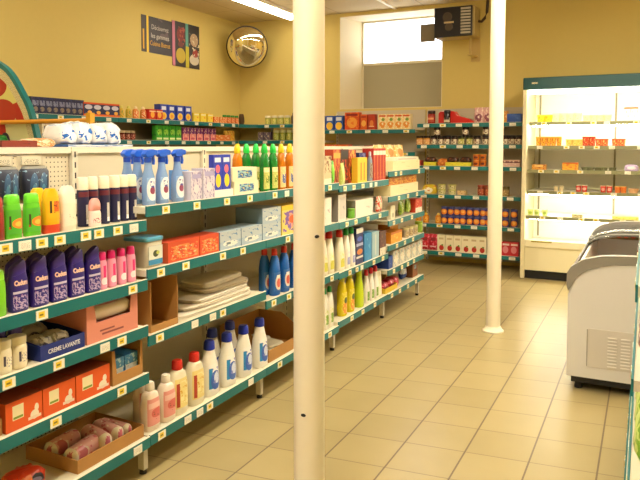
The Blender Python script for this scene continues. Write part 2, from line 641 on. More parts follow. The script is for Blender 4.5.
def pegboard():
    m, nt, bs = new_mat('pegboard')
    global N, L
    N, L = nt.nodes, nt.links
    tc = N.new('ShaderNodeTexCoord'); sp = N.new('ShaderNodeSeparateXYZ')
    L.new(tc.outputs['Object'], sp.inputs[0])
    p = .022
    a = mth('SUBTRACT', mth('FRACT', mth('DIVIDE', sp.outputs[0], p)), .5)
    c = mth('SUBTRACT', mth('FRACT', mth('DIVIDE', sp.outputs[2], p)), .5)
    q = mth('ADD', mth('MULTIPLY', a, a), mth('MULTIPLY', c, c))
    f = mth('LESS_THAN', q, .022)
    mg = N.new('ShaderNodeMix'); mg.data_type = 'RGBA'
    L.new(f, mg.inputs[0]); mg.inputs[6].default_value = lin('#d5cbb0'); mg.inputs[7].default_value = lin('#2b2620')
    L.new(mg.outputs[2], bs.inputs['Base Color']); bs.inputs['Roughness'].default_value = .5
    return m


def slotted():
    m, nt, bs = new_mat('slotted_post')
    global N, L
    N, L = nt.nodes, nt.links
    tc = N.new('ShaderNodeTexCoord'); sp = N.new('ShaderNodeSeparateXYZ')
    L.new(tc.outputs['Object'], sp.inputs[0])
    f = mth('MULTIPLY', mth('LESS_THAN', mth('FRACT', mth('DIVIDE', sp.outputs[2], .05)), .55),
            mth('LESS_THAN', mth('ABSOLUTE', sp.outputs[0]), .0045))
    mg = N.new('ShaderNodeMix'); mg.data_type = 'RGBA'
    L.new(f, mg.inputs[0]); mg.inputs[6].default_value = lin('#d9d2bd'); mg.inputs[7].default_value = lin('#1d1a17')
    L.new(mg.outputs[2], bs.inputs['Base Color']); bs.inputs['Roughness'].default_value = .4
    return m


PEG, SLOT = pegboard(), slotted()
PANELM = mc('#cfc6ad', .5)


def unit(name, label, cat, group, loc, rot, w, shelves, back=None, posts=True, post_h=1.5, feet=0, depth=.46,
         railm=None, top=None, tagw=.052, tagh=.036):
    """shelving bay; local front = y 0, shelves reach back to y = depth; shelves = (z, [(x_fraction, yellow)])"""
    r = empty(name); r.location = loc; r.rotation_euler = (0, 0, rot)
    if back:
        z0, z1, bm_ = back
        MB().box(.004, depth, z0, w - .004, depth + .012, z1).build('back_panel', bm_, r)
    if posts:
        for x in (0,) + ((w,) if posts == 2 else ()):
            p = MB().box(-.017, -.008, 0, .017, .03, post_h - .02).build('upright', SLOT, r)
            p.location = (.018 if x == 0 else x - .018, depth + .001 - .012, .012)
    if top:
        MB().box(.002, depth - .014, top, w - .002, depth + .5, top + .028).build('top_board', SHELFW, r)
    if feet:
        for x in ([0] if feet == 1 else [0, w]):
            f = MB().box(-.014, .04, .022, .014, .075, .175).box(-.02, .04, .155, .02, depth - .02, .175).build('base_foot', POSTM, r)
            f.location = (.021 if x == 0 else x - .021, 0, 0)
            g = MB().loft([(.0005, .017, .017), (.02, .016, .016), (.022, .01, .01)], 2, 14).build('foot_pad', BLACK, f)
            g.location = (0, .0575, 0)
    for z, tags in shelves:
        s = MB().box(.003, .003, z - .03, w - .003, depth - .012, z).build('shelf', SHELFM, r)
        MB().box(.002, -.008, z - .044, w - .002, .0025, z + .004).build('price_rail', railm or TEAL, s)
        MB().box(.002, -.0085, z + .0042, w - .002, .002, z + .007).build('rail_edge', SHELFW, s)
        for fx_, yel in tags:
            t = MB().box(-tagw / 2, -.0115, z - .040, tagw / 2, -.0085, z - .04 + tagh, 0).build('price_tag', TAGY if yel else TAGW, s)
            t.location = (fx_, 0, 0)
    tag(r, label, cat, group)
    return r


Y0 = [1.25, 2.275, 3.30, 4.325, 5.35, 6.375]
XF, XB = -2.0, -2.46
XI = XF - .02          # where product fronts stand


def gtags(bay, z, pxs):
    out = []
    for p in pxs:
        yel = True
        if isinstance(p, tuple):
            p, yel = p[0], False
        y = gy(p, XF + .01, z - .02) - Y0[bay]
        if .035 < y < Y0[bay + 1] - Y0[bay] - .035:
            out.append((y, yel))
    return out


GZ = [[1.182, .915, .705, .488, .19], [1.243, .957, .655, .194], [1.243, .957, .593, .194],
      [1.222, .953, .58, .22], [1.288, 1.068, .858, .64, .424, .213]]
GT = [[[6, (25,), 42, 60, 86, 99, 118, (134,)], [42, 133], [9, 59, (105,), 122], [56, 122], [(138,)]],
      [[151, 166, 197, 227, 250], [161, 186, 223, 243], [160, (195,), (213,), 223], [162, (188,), (200,), 210, (251,)]],
      [[275, (287,), 330], [288], [274, 289, 332], [(268,), 280, 330]],
      [[(337,), 345, 354, 363, (371,), (376,)], [338, 347, 356, 368, 380], [341, 350, 357, (362,), 374, 383], [352, 363, 375]],
      [[396, 401, 419], [399, 408, 417], [394, 402, 412], [397, 405, 413], [394, 402, 408, 414], [392, 400, 408, 416]]]
BAYWORD = ['nearest bay of the long shelving, with pegboard back, left edge of photo',
           'second bay of the long shelving, holding folded cloths and open carton',
           'middle bay of the long shelving, partly hidden behind the near column',
           'fourth bay of the long shelving, just right of the near column',
           'farthest bay of the long shelving, with six closely spaced shelves']
for i in range(5):
    sh = [(z, gtags(i, z, t)) for z, t in zip(GZ[i], GT[i])]
    unit('gondola_shelving_bay', BAYWORD[i], 'shelving', 'long shelving bays', (XF, Y0[i], 0), R90, Y0[i + 1] - Y0[i], sh,
         back=(.16, 1.48, PEG if i == 0 else PANELM), posts=2 if i == 4 else 1, post_h=1.50, feet=2 if i == 4 else 1, depth=.46, top=1.482)

# back wall units
CWALL = YB - .012


def btags(xs):
    return [(x, k % 3 == 1) for k, x in enumerate(xs)]


def spread(w, n, seed):
    rr = random.Random(seed)
    return btags([w * (k + .5) / n + rr.uniform(-.02, .02) for k in range(n)])


BY = 8.0
unit('wall_shelving_bay', 'back wall shelving bay between window side and cold cabinet, six teal-edged shelves', 'shelving', 'back wall shelving',
     (-2.605, BY, 0), 0, 1.285, [(z, spread(1.285, 6, k)) for k, z in enumerate([1.786, 1.523, 1.258, .904, .536, .191])],
     back=(.05, 1.99, mc('#c3b79e', .5)), posts=2, post_h=1.97, depth=.42, tagw=.075)
unit('wall_shelving_bay', 'back wall shelving bay under the window, boxed goods on top shelf', 'shelving', 'back wall shelving',
     (-3.92, BY, 0), 0, 1.29, [(z, spread(1.29, 5, 10 + k)) for k, z in enumerate([1.718, 1.43])],
     back=(.05, 1.99, mc('#c9bea6', .5)), posts=1, post_h=1.97, depth=.42, tagw=.075)
unit('wall_shelving_bay', 'short back wall shelving bay in the corner beneath the round mirror', 'shelving', 'back wall shelving',
     (-4.98, BY + .05, 0), 0, 1.04, [(z, spread(1.04, 4, 20 + k)) for k, z in enumerate([1.808, 1.585])],
     back=None, posts=1, post_h=1.8, depth=.37, tagw=.07)
# left wall units (front face x = -5.15)
LX = -5.15
for k, (a, c_, lab) in enumerate(((4.2, 5.45, 'left wall shelving bay nearest the produce stand, navy packets on top'),
                                  (5.45, 6.70, 'left wall shelving bay in the middle, blue boxes on its top shelf'),
                                  (6.70, 7.78, 'left wall shelving bay farthest away, beside the corner shelf'))):
    unit('wall_shelving_bay', lab, 'shelving', 'left wall shelving', (LX, a, 0), R90, c_ - a,
         [(z, spread(c_ - a, 4, 30 + k * 3 + q)) for q, z in enumerate([1.814, 1.573, 1.30])],
         back=(.05, 1.80, mc('#8d7f62', .6)), posts=1, post_h=1.80, depth=.37, tagw=.07)
# curved corner shelf joining the left wall and back wall runs
r = empty('corner_shelf'); r.location = (XL + .01, YB - .01, 0)
for z in (1.811, 1.58):
    P = [(0, -.65)] + [(.40 + .155 * (1 - math.cos(k / 12 * R90)), -.65 + .26 * math.sin(k / 12 * R90)) for k in range(13)] + [(.555, 0), (0, 0)]
    pr = MB().prism(P, -z, -z + .028, M=Matrix.Rotation(-R90, 4, 'X'))
    s = pr.build('board', SHELFM, r)
    e = MB()
    ed = [(.40 + .155 * (1 - math.cos(k / 12 * R90)), -.65 + .26 * math.sin(k / 12 * R90)) for k in range(13)]
    for (xa, ya), (xb, yb) in zip(ed, ed[1:]):
        e.face([(xa + .004, ya - .004, z - .044), (xb + .004, yb - .004, z - .044), (xb + .004, yb - .004, z + .004), (xa + .004, ya - .004, z + .004)])
    eo = e.build('rail', TEAL, s)
    so = eo.modifiers.new('thick', 'SOLIDIFY'); so.thickness = .004; so.offset = 0
tag(r, 'curved teal-edged corner shelf where left wall meets back wall', 'shelf')

# ================================================================== GOODS ON THE LONG SHELVING
E_ = .0012      # resting gap


def gspots(pxs, X, z, extra=0):
    return [(X, gy(p, X, z + .08), z + E_) + ((extra,) if extra else ()) for p in pxs]


def grow(proto, pxs, dep, z, desc, where, cat, group=None, back=0, order='from left'):
    X = XI - dep / 2 - back
    return row(proto, gspots(pxs, X, z), R90, desc, where, cat, group, order)


def gfront(a, b, z):
    """y range of a front face seen between picture columns a and b"""
    return gy(a, XI, z + .05), gy(b, XI, z + .05)


def gcarton(name, a, b, dep, h, z, mats, label, cat, group=None, back=0, rot=0, gap=.002):
    X = XI - back
    y0, y1 = gy(a, X, z + .05), gy(b, X, z + .05)
    o = carton(name, y1 - y0 - gap, dep, h, *mats)
    o.location = (X - dep / 2, (y0 + y1) / 2, z + E_); o.rotation_euler = (0, 0, R90 + rot)
    tag(o, label, cat, group)
    return o


NAVY = mc('#1f2147', .35)
PURPLE = mc('#2f1f7c', .3)
PURPLEC = mc('#412f94', .3)
MAG = mc('#d81b72', .35)
RED = mc('#c81f1c', .4)
BLUEC = mc('#1b2f9c', .35)
GREENC = mc('#12a03a', .35)

# --- nearest bay, top shelf ---------------------------------------
z = GZ[0][0]
W1 = 'on nearest bay top shelf'
o = bottle('shampoo_bottle', 'flask', .155, .055, .04, mc('#8e2a20', .35), mc('#a8352a', .35))
grow(o, [-4], .04, z, 'dark red bottle cut by left photo edge', W1, 'bottle')
gl_ = decal('#4fae2c', [('e', .68, .42, .3, .22, '#f08a2a'), ('e', .62, .40, .14, .11, '#f7c34a'), ('r', .22, .22, .34, .75, '#3c3a1e'), ('r', .2, .2, .3, .3, '#c02a20')])
o = bottle('shampoo_bottle', 'flask', .160, .066, .038, mc('#62c431', .25), mc('#6fdb34', .3), gl_, n=3, lang=70, lz=(.12, .66))
grow(o, [12, 31.5], .038, z, 'bright green shampoo bottle with orange print', W1, 'bottle', 'green shampoo bottles')
yl_ = decal('#f2b417', [('r', .5, .35, .8, .8, '#e2671d'), ('r', .3, .3, .42, .82, '#3a2b1a'), ('n', 9, .58, '#8a3d12', .48, .3, .85, .8)])
o = bottle('shower_gel_bottle', 'tube', .172, .07, .04, mc('#f5b915', .3), None, yl_, n=2.8, lang=62, lz=(.3, .82))
MB().loft([(-.0, .0345, .0195), (.002, .0355, .0207), (.034, .0362, .0211), (.0345, .035, .02)], 2.8, 20).build('foot_cap', mc('#d8441f', .35), o, smooth=40)
grow(o, [50.5], .042, z, 'yellow shower gel bottle standing on its red cap', W1, 'bottle')
o = bottle('shower_gel_bottle', 'tube', .172, .066, .04, mc('#f2c21d', .3), None, decal('#f2c21d', [('n', 6, .6, '#e89020')]), n=2.8)
grow(o, [38], .04, z, 'plain yellow bottle tucked behind red-capped yellow one', W1, 'bottle', back=.06)
wl_ = decal('#f4ead2', [('n', 8, .62, '#e6b9a2', .3, .1, .9, .5)])
o = bottle('lotion_bottle', 'tube', .178, .07, .045, mc('#f6ecd8', .3), None, wl_, n=2.8)
grow(o, [67], .045, z, 'cream white lotion bottle between yellow bottles and navy sprays', W1, 'bottle')
dl_ = decal('#1f2147', [('r', .42, .05, .62, .62, '#cfcabf'), ('r', .42, .05, .62, .18, '#ffffff'), ('r', 0, .85, 1, 1, '#6a2533')])
o = bottle('deodorant_can', 'can', .205, .047, .047, NAVY, mc('#f7ecd0', .35), dl_, lz=(.02, .70), lang=88, n=2)
grow(o, [83, 92.5, 104, 114.5, 123.3, 131.5], .047, z, 'navy deodorant spray with cream cap', W1, 'deodorant', 'navy deodorant sprays', back=.05)
o = bottle('deodorant_stick', 'roll', .118, .056, .034, mc('#f4dfd2', .35), mc('#f0a79c', .35), decal('#f4dfd2', [('n', 10, .55, '#a9485e', .15, .2, .9, .6)]), lz=(.05, .5), n=2.4)
grow(o, [94.5], .034, z, 'small pink topped roll-on before navy deodorants', W1, 'deodorant')

# hanging packs on the pegboard and their cardboard tray
HP = decal('#232c42', [('e', .3, .42, .16, .4, '#35587c'), ('e', .68, .42, .16, .4, '#35587c'), ('e', .3, .3, .09, .2, '#4f86a8'), ('e', .68, .3, .09, .2, '#4f86a8'), ('n', 9, .64, '#7fa4b8'), ('r', 0, .93, 1, 1, '#8a8a80')])
for k, (a, b_, lab) in enumerate(((-4, 17, 'left dark blue blister pack hanging on pegboard above green bottles'),
                                  (21, 47, 'right dark blue blister pack hanging on pegboard above yellow bottle'))):
    X = -2.27
    ya, yb = gy(a, X, 1.36), gy(b_, X, 1.36)
    r = empty('blister_pack'); r.location = (X, (ya + yb) / 2, 1.282); r.rotation_euler = (0, 0, R90)
    wd = yb - ya
    MB().box(-wd / 2, .02, 0, wd / 2, .022, .194).build('backing_card', mc('#c9c1a8', .6), r)
    MB().loft([(.004, wd * .40, .012), (.02, wd * .47, .03), (.13, wd * .47, .034), (.152, wd * .42, .012)], 3.5, 20).build('blister', HP, r, smooth=50)
    MB().box(-wd * .36, .012, .157, wd * .36, .0195, .190).build('header', decal('#d9d2ba', [('n', 12, .57, '#6b6a58', .1, .1, .9, .7)]), r)
    tag(r, lab, 'package', 'blister packs on the pegboard')
    pr_ = MB().tube([(X - .025, (ya + yb) / 2, 1.4745), (XB + .02, (ya + yb) / 2, 1.4745)], .003).build('peg_hook', mc('#9a9a9a', .3, .9))
    tag(pr_, 'thin metal hook carrying the %s dark blister pack' % ('left', 'right')[k], 'hook')
t_ = tray('cardboard_tray', gy(52, -2.16, z) - gy(-8, -2.16, z), .16, .055, CARD, back_h=.07, lip=.05)
t_.location = (-2.21, (gy(52, -2.16, z) + gy(-8, -2.16, z)) / 2, z + E_); t_.rotation_euler = (0, 0, R90)
tag(t_, 'open brown cardboard tray behind the green and yellow bottles', 'tray')

# --- nearest bay, second shelf ------------------------------------
z = GZ[0][1]
W2 = 'on nearest bay second shelf'
o = bottle('shampoo_bottle', 'flask', .165, .06, .038, mc('#7fd02a', .25), mc('#8fe035', .3), n=3)
grow(o, [-3], .038, z, 'lime green bottle cut by left photo edge', W2, 'bottle')
pl_ = decal('#2f1f7c', [('r', .12, .52, .8, .60, '#c9c2da'), ('n', 11, .5, '#b9a5c9', .12, .0, .8, .45), ('n', 7, .62, '#8a5a9c', .1, 0, .85, .5)])
o = bottle('shower_gel_bottle', 'flask', .176, .074, .042, PURPLE, PURPLEC, pl_, lz=(.06, .68), n=3.2, slant=.55, lang=66,
           text=('Cadum', .025, .056, .60, mc('#f2c9b4', .4)))
bk = dup(o)
grow(o, [17.5, 38.5, 57.5, 75.5, 92], .042, z, 'purple shower gel bottle, front row', W2, 'bottle', 'front row of purple shower gel')
grow(bk, [14, 33, 52, 69.5], .042, z, 'purple shower gel bottle, back row', W2, 'bottle', 'back row of purple shower gel', back=.075)
kl_ = decal('#f29ab8', [('r', .42, .1, .62, .85, '#e02478'), ('e', .5, .25, .28, .14, '#f6e8ea'), ('r', .66, .1, .74, .6, '#f7d3de')])
o = bottle('lotion_bottle', 'flask', .158, .043, .036, mc('#f2a3bd', .25), MAG, kl_, lz=(.05, .74), n=2.6, lang=75)
grow(o, [101.5, 111, 121, 130.5], .036, z, 'pink lotion bottle with magenta cap', W2, 'bottle', 'pink lotion bottles')

# --- nearest bay, third shelf -------------------------------------
z = GZ[0][2]
W3 = 'on nearest bay third shelf'
o = bottle('cream_jar', 'jar', .118, .062, .062, mc('#efe6c8', .35), mc('#f1e9cd', .35), decal('#efe6c8', [('r', .3, .25, .42, .8, '#4a4458'), ('n', 12, .56, '#8d86a0', .45, .2, .9, .7)]), lz=(.1, .66), n=2.3)
grow(o, [1.5, 17], .062, z, 'cream coloured round jar', W3, 'jar', 'cream jars')
o = bottle('shampoo_bottle', 'flask', .135, .06, .04, PURPLE, PURPLEC, n=3)
grow(o, [-2, 15], .04, z, 'dark purple bottle behind cream jars', W3, 'bottle', 'purple bottles behind jars', back=.085)
# blue display box with pouches
y0, y1 = gfront(40, 85, z)
r = empty('display_box'); r.location = (XI - .15, (y0 + y1) / 2, z + E_); r.rotation_euler = (0, 0, R90)
wd = y1 - y0 - .004
t_ = tray('tray', wd, .30, .062, mc('#1d2f7d', .5), back_h=.075, lip=.058)
t_.parent = r
text_obj('lettering', 'CREME LAVANTE', .024, mc('#d8d6de', .5), r, (.004, -.1515, .028), wd * .72, None, .0006)
tag(r, 'low blue printed display box with white lettering holding grey pouches', 'box')
for k, (dx, dy, dz, rt, lab) in enumerate(((-.045, -.055, .006, .12, 'pale pouch at the left front of the blue display box'),
                                           (.04, -.06, .006, -.12, 'pale pouch at the right front of the blue display box'),
                                           (0.0, .055, .006, .05, 'grey pouch heaped at the back of the blue display box'))):
    o = lump('refill_pouch', .085 if k < 2 else .16, .11, .066 if k < 2 else .088, decal('#d9d3c0' if k < 2 else '#a9a69c', [('e', .4, .6, .16, .12, '#4a4a66'), ('n', 5, .62, '#8f8e92')]))
    o.location = (XI - .15 - dy, (y0 + y1) / 2 + dx, z + dz); o.rotation_euler = (0, 0, R90 + rt)
    tag(o, lab, 'pouch')
# pink carton with cut-out window
y0, y1 = gfront(86.5, 138, z)
r = empty('display_carton'); wd = y1 - y0 - .004
r.location = (XI - .16, (y0 + y1) / 2, z + E_); r.rotation_euler = (0, 0, R90)
PK = mc('#dc8d78', .6)
b = MB()
h = .158
b.box(-wd / 2, -.16, 0, wd / 2, .16, .004)
b.prism([(-wd / 2, .004), (wd / 2, .004), (wd / 2, h), (wd * .36, h), (wd * .34, .08), (-wd * .32, .08), (-wd * .36, h), (-wd / 2, h)], -.16, -.156)
b.box(-wd / 2, .156, .004, wd / 2, .16, h)
b.box(-wd / 2, -.156, .004, -wd / 2 + .004, .156, h)
b.box(wd / 2 - .004, -.156, .004, wd / 2, .156, h)
b.build('box', PK, r)
MB().box(-wd * .22, -.1606, .022, wd * .2, -.16, .030).box(-wd * .26, -.1606, .038, wd * .02, -.16, .045).build('print', mc('#8c4c48', .6), r)
tag(r, 'salmon pink carton with cut-out front', 'box')
o = wrapped_roll('cotton_roll', .032, wd - .03, decal('#efe2d4', [('e', .45, .5, .3, .3, '#e59aa6'), ('n', 4, .66, '#d9b0b0')]))
o.location = (XI - .045, (y0 + y1) / 2, z + .078); o.rotation_euler = (0, 0, 0)
tag(o, 'top white and pink wrapped cotton roll inside salmon pink carton', 'cotton roll')
o2 = dup(o); o2.location = (XI - .045, (y0 + y1) / 2, z + .0062)
tag(o2, 'lower wrapped cotton roll hidden behind the salmon carton front', 'cotton roll')

# --- nearest bay, fourth shelf ------------------------------------
z = GZ[0][3]
W4 = 'on nearest bay fourth shelf'
OR = mc('#dc561a', .5)
ORF = decal('#e25c1e', [('r', .18, .35, .48, .84, '#efe4b8'), ('r', .2, .38, .46, .46, '#7f9a3a'), ('e', .78, .28, .12, .16, '#f0e6cf'), ('e', .84, .5, .06, .14, '#f0e6cf'), ('r', .6, .14, .96, .24, '#ead6c0')])
for k, (a, b_) in enumerate(((5.5, 42.5), (43, 75.5), (76, 110))):
    gcarton('tissue_box', a, b_, .15, .108, z, (OR, ORF, mc('#c84e18', .5), mc('#8a3a1c', .5)),
            ORD[k] + ' from left orange carton with cream print in front row ' + W4, 'box', 'orange cartons front row')
for k, (a, b_) in enumerate(((-2, 38), (41, 70))):
    gcarton('tissue_box', a, b_, .15, .125, z, (mc('#8e2316', .5), decal('#9c2a18', [('n', 5, .6, '#c0503a')])),
            ('left', 'right')[k] + ' dark red carton behind the orange cartons ' + W4, 'box', 'dark red cartons', back=.17)
o = tray('cardboard_tray', .07, .3, .11, CARD, back_h=.12, lip=.06)
o.location = (XI - .16, gy(5, XI, z) - .038, z + E_); o.rotation_euler = (0, 0, R90)
tag(o, 'brown tray cut by left photo edge beside orange cartons', 'tray')
y0, y1 = gfront(112.5, 148, z)
y1 = min(y1, Y0[1] - .012)
o = tray('cardboard_tray', y1 - y0, .30, .15, CARD, back_h=.155, lip=.15, notch=.046)
o.location = (XI - .15, (y0 + y1) / 2, z + E_); o.rotation_euler = (0, 0, R90)
tag(o, 'tall-backed brown tray holding blue packets right of orange cartons', 'tray')
for k in range(2):
    o = carton('tissue_pack', (y1 - y0) / 2 - .012, .13, .10, mc('#2f78bc', .4), decal('#3f8ccc', [('r', .08, .3, .92, .55, '#dfe8ee'), ('n', 5, .58, '#a9cfe6'), ('r', .5, .1, .9, .25, '#1f5a9c')], .3))
    o.location = (XI - .085, y0 + (y1 - y0) * (.27 + .46 * k), z + .0062); o.rotation_euler = (0, 0, R90)
    tag(o, ('left', 'right')[k] + ' blue and white packet inside the tall-backed brown tray', 'packet', 'blue packets in tray')

# --- nearest bay, base shelf --------------------------------------
z = GZ[0][4]
y0, y1 = gfront(78.5, 146, z)
y1 = min(y1, Y0[1] - .005)
o = tray('cardboard_tray', y1 - y0, .30, .06, CARD, lip=.056, back_h=.06)
o.location = (XI - .155, (y0 + y1) / 2, z + E_); o.rotation_euler = (0, 0, R90)
tag(o, 'low brown tray with pink wrapped rolls on nearest bay base shelf', 'tray')
RM = decal('#e3a9a2', [('r', 0, 0, 1, .12, '#efe6cc'), ('r', 0, .88, 1, 1, '#efe6cc'), ('n', 2.2, .54, '#cf7480'), ('n', 5, .62, '#f0dccb')], .25)
for k, (fx_, dx, dz, rt, lab) in enumerate(((.27, -.09, .006, 1.42, 'leftmost pink wrapped roll lying along the low brown tray'),
                                            (.28, -.21, .006, 1.45, 'back left pink wrapped roll in the low brown tray'),
                                            (.57, -.13, .006, .25, 'middle pink wrapped roll lying across the low brown tray'),
                                            (.75, -.13, .006, .2, 'right pink wrapped roll lying across the low brown tray'),
                                            (.895, -.14, .006, .03, 'rightmost pale wrapped roll against the low brown tray end'))):
    o = wrapped_roll('cotton_roll', .037 if k != 4 else .03, .18, RM)
    o.location = (XI + dx, y0 + (y1 - y0) * fx_, z + dz); o.rotation_euler = (0, 0, R90 + (1 if k < 2 else -1) * rt * (-1 if k < 2 else 1))
    tag(o, lab, 'cotton roll')
o = lump('wipes_pack', .17, .12, .075, decal('#d8401c', [('e', .55, .5, .3, .32, '#2c2433'), ('e', .55, .5, .2, .2, '#8d7fa0'), ('r', .1, .6, .5, .9, '#e8772a')], .3))
o.location = (-2.13, 1.70, z + E_); o.rotation_euler = (0, 0, R90 + .1)
tag(o, 'orange red packet with dark window at bottom left photo corner', 'packet')

# --- second and middle bays, top shelf ----------------------------
z = GZ[1][0]
W5 = 'on second bay top shelf'
SB = mc('#98bef4', .18, trans=.35)
SPT = mc('#1c60dc', .35)
r = empty('spray_bottle')
MB().loft([(0, .028, .02), (.004, .031, .022), (.10, .031, .022), (.14, .027, .021), (.175, .017, .016), (.20, .0145, .0145), (.208, .0145, .0145)], 2.6, 24).build('body', SB, r, smooth=40)
MB().loft([(.208, .0165, .0165), (.232, .0165, .0165), (.234, .013, .013)], 2, 20).build('collar', mc('#1846b0', .35), r, smooth=40)
hb = MB().prism([(-.020, .234), (.016, .234), (.018, .242), (.046, .244), (.049, .25), (.048, .268), (.02, .274), (-.012, .270), (-.030, .25)], -.0135, .0135)
hb.build('trigger_head', SPT, r, bevel=.003)
MB().prism([(.024, .244), (.034, .244), (.040, .215), (.036, .196), (.030, .198), (.032, .216)], -.005, .005).build('trigger', SPT, r)
MB().box(.049, -.006, .251, .056, .006, .263).build('nozzle', WHITE, r)
lb = MB()
LBm = decal('#8fb4e0', [('e', .5, .5, .48, .48, '#eef0f2'), ('e', .52, .45, .2, .16, '#8a3a5c'), ('n', 9, .55, '#3c4a9c', .3, .55, .75, .85)])
for k in range(8):
    for za, zb in ((.02, .10), (.10, .135)):
        pts, uvs = [], []
        for zz, kk in ((za, k), (za, k + 1), (zb, k + 1), (zb, k)):
            a = math.radians(-58 + 116 * kk / 8)
            ww = .031 if zz <= .1 else .0277
            pts.append((sgn_pow(math.sin(a), 2 / 2.6) * ww * 1.01, -sgn_pow(math.cos(a), 2 / 2.6) * .0229, zz))
            uvs.append((kk / 8, (zz - .02) / .115))
        lb.face(pts, 0, uvs)
lb.build('label', LBm, r, smooth=60)
spots = gspots([127.5], XI - .20, z) + gspots([137.5], XI - .13, z) + gspots([148.5, 162, 177.5], XI - .04, z)
spots[0] = (spots[0][0], max(spots[0][1], Y0[1] + .036), spots[0][2])
for q in row(r, spots, R90, 'blue trigger spray bottle', W5, 'spray bottle', 'blue spray bottles'):
    q.scale = (1.08, 1.08, .94)
gcarton('box', 180, 189, .07, .150, z, (mc('#4f8fd8', .5), decal('#5c97dc', [('n', 4, .6, '#8fb8ea')])), 'plain sky blue carton behind the rightmost blue spray bottle ' + W5, 'box', back=.07)
LB = decal('#d4cbd8', [('n', 6, .56, '#9a8fb6'), ('r', .1, .75, .9, .9, '#a9a2cc'), ('e', .5, .4, .25, .15, '#e6d9e0')])
for k, (a, b_) in enumerate(((191, 202), (203.5, 215))):
    gcarton('box', a, b_, .075, .145 + .012 * k, z, (mc('#d8d0dc', .5), LB, mc('#c9c2d2', .5)), ('left', 'right')[k] + ' lilac white carton between spray bottles and tall blue cartons', 'box', 'lilac cartons')
y0, y1 = gfront(214.5, 233, z)
o = tray('display_tray', y1 - y0, .05, .042, WHITE, lip=.04, back_h=.05, t=.003)
o.location = (XI - .025, (y0 + y1) / 2, z + E_); o.rotation_euler = (0, 0, R90)
tag(o, 'small white tray holding two tall blue cartons', 'tray')
BT = decal('#2238b4', [('e', .5, .66, .25, .1, '#e86a7c'), ('e', .55, .38, .3, .16, '#f4d22c'), ('r', .15, .82, .85, .93, '#dfe4f4'), ('r', .2, .08, .8, .16, '#c0c8ea')])
for k in range(2):
    wd = (y1 - y0 - .012) / 2
    o = carton('box', wd - .002, .03, .222, mc('#20329e', .5), BT)
    o.location = (XI - .025, y0 + .006 + wd * (k + .5), z + .0048); o.rotation_euler = (0, 0, R90)
    tag(o, ('left', 'right')[k] + ' tall blue carton standing in the small white tray', 'box', 'tall blue cartons')
CB = decal('#f0e5c0', [('r', .2, .22, .8, .8, '#2f5f9c'), ('n', 7, .52, '#8fc0c8', .2, .22, .8, .8), ('n', 9, .62, '#e8d060', .2, .22, .8, .8)])
for k in range(2):
    y0, y1 = gfront(234.5, 258.5, z)
    o = carton('box', y1 - y0, .09, .075, mc('#efe3bd', .5), CB)
    o.location = (XI - .045, (y0 + y1) / 2 - .018 * k, z + E_ + k * .0765); o.rotation_euler = (0, 0, R90)
    tag(o, ('lower', 'upper')[k] + ' of two stacked cream cartons with blue window, ' + W5, 'box', 'stacked cream cartons')
DL = decal('#b9c46a', [('r', 0, .78, 1, 1, '#e9e3b0'), ('r', .3, .3, .7, .6, '#6d8a2a'), ('n', 8, .58, '#e7dc7a')])
o = bottle('dish_soap_bottle', 'dish', .285, .07, .05, mc('#1c8a34', .12, trans=.3), mc('#22d050', .3), DL, lz=(.05, .5), n=2.6)
spots = gspots([246.5], XI - .14, z) + gspots([256], XI - .14, z) + gspots([264.5, 273], XI - .03, z)
row(o, spots, R90, 'green dish soap bottle', 'with green cap on top shelf', 'bottle', 'green dish soap bottles')
DO = decal('#e6c98a', [('r', .25, .2, .75, .65, '#5a6aa0'), ('n', 7, .58, '#f4e3a0')])
o = bottle('dish_soap_bottle', 'dish', .285, .07, .05, mc('#e0841c', .12, trans=.3), mc('#f4d423', .3), DO, lz=(.05, .5), n=2.6)
spots = gspots([237.5], XI - .14, z) + gspots([281, 289.5], XI - .03, z) + gspots([298], XI - .03, z)
row(o, spots, R90, 'amber dish soap bottle', 'with yellow cap on top shelf', 'bottle', 'amber dish soap bottles')

# --- second bay, second shelf -------------------------------------
z = GZ[1][1]
W6 = 'on second bay second shelf'
y0, y1 = gfront(147, 165, z)
r = empty('storage_tub'); wd = y1 - y0; r.location = (XI - .075, (y0 + y1) / 2, z + E_); r.rotation_euler = (0, 0, R90)
MB().loft([(0, wd * .42, .062), (.004, wd * .44, .065), (.118, wd * .48, .07), (.12, wd * .47, .069)], 7, 32).build('body', mc('#c9c4b0', .3), r, smooth=40)
MB().loft([(.1205, wd * .5, .073), (.125, wd * .52, .075), (.136, wd * .52, .075), (.139, wd * .49, .071)], 7, 32).build('lid', mc('#5fb0d8', .3), r, smooth=40)
MB().box(-wd * .36, -.0715, .012, wd * .40, -.0695, .098).build('label', decal('#dfe2d4', [('r', 0, 0, 1, .28, '#3f8fc0'), ('e', .5, .58, .2, .18, '#3d4a2c'), ('e', .66, .62, .12, .1, '#c9cf5a')]), r)
tag(r, 'white plastic tub with pale blue lid ' + W6, 'tub')
OB = decal('#d8502c', [('n', 6, .50, '#e88a4a', .08, .1, .95, .8), ('n', 10, .60, '#f0c89a', .1, .15, .9, .75), ('n', 8, .66, '#6a8a3c', .1, .1, .9, .7)])
for k, (a, b_) in enumerate(((168, 199.5), (200, 219))):
    gcarton('box', a, b_, .10, .10, z, (mc('#c8452a', .5), OB, mc('#d05a34', .5)), ('left', 'right')[k] + ' orange red carton beside the blue-lidded tub ' + W6, 'box', 'orange cartons second bay')
GB = decal('#a9bccb', [('r', 0, .45, 1, 1, '#b9c4c8'), ('e', .5, .3, .36, .16, '#e6e6dc'), ('r', .3, .25, .5, .38, '#6d7f8c'), ('n', 7, .62, '#5f88b4')])
GBS = mc('#7d97ac', .5)
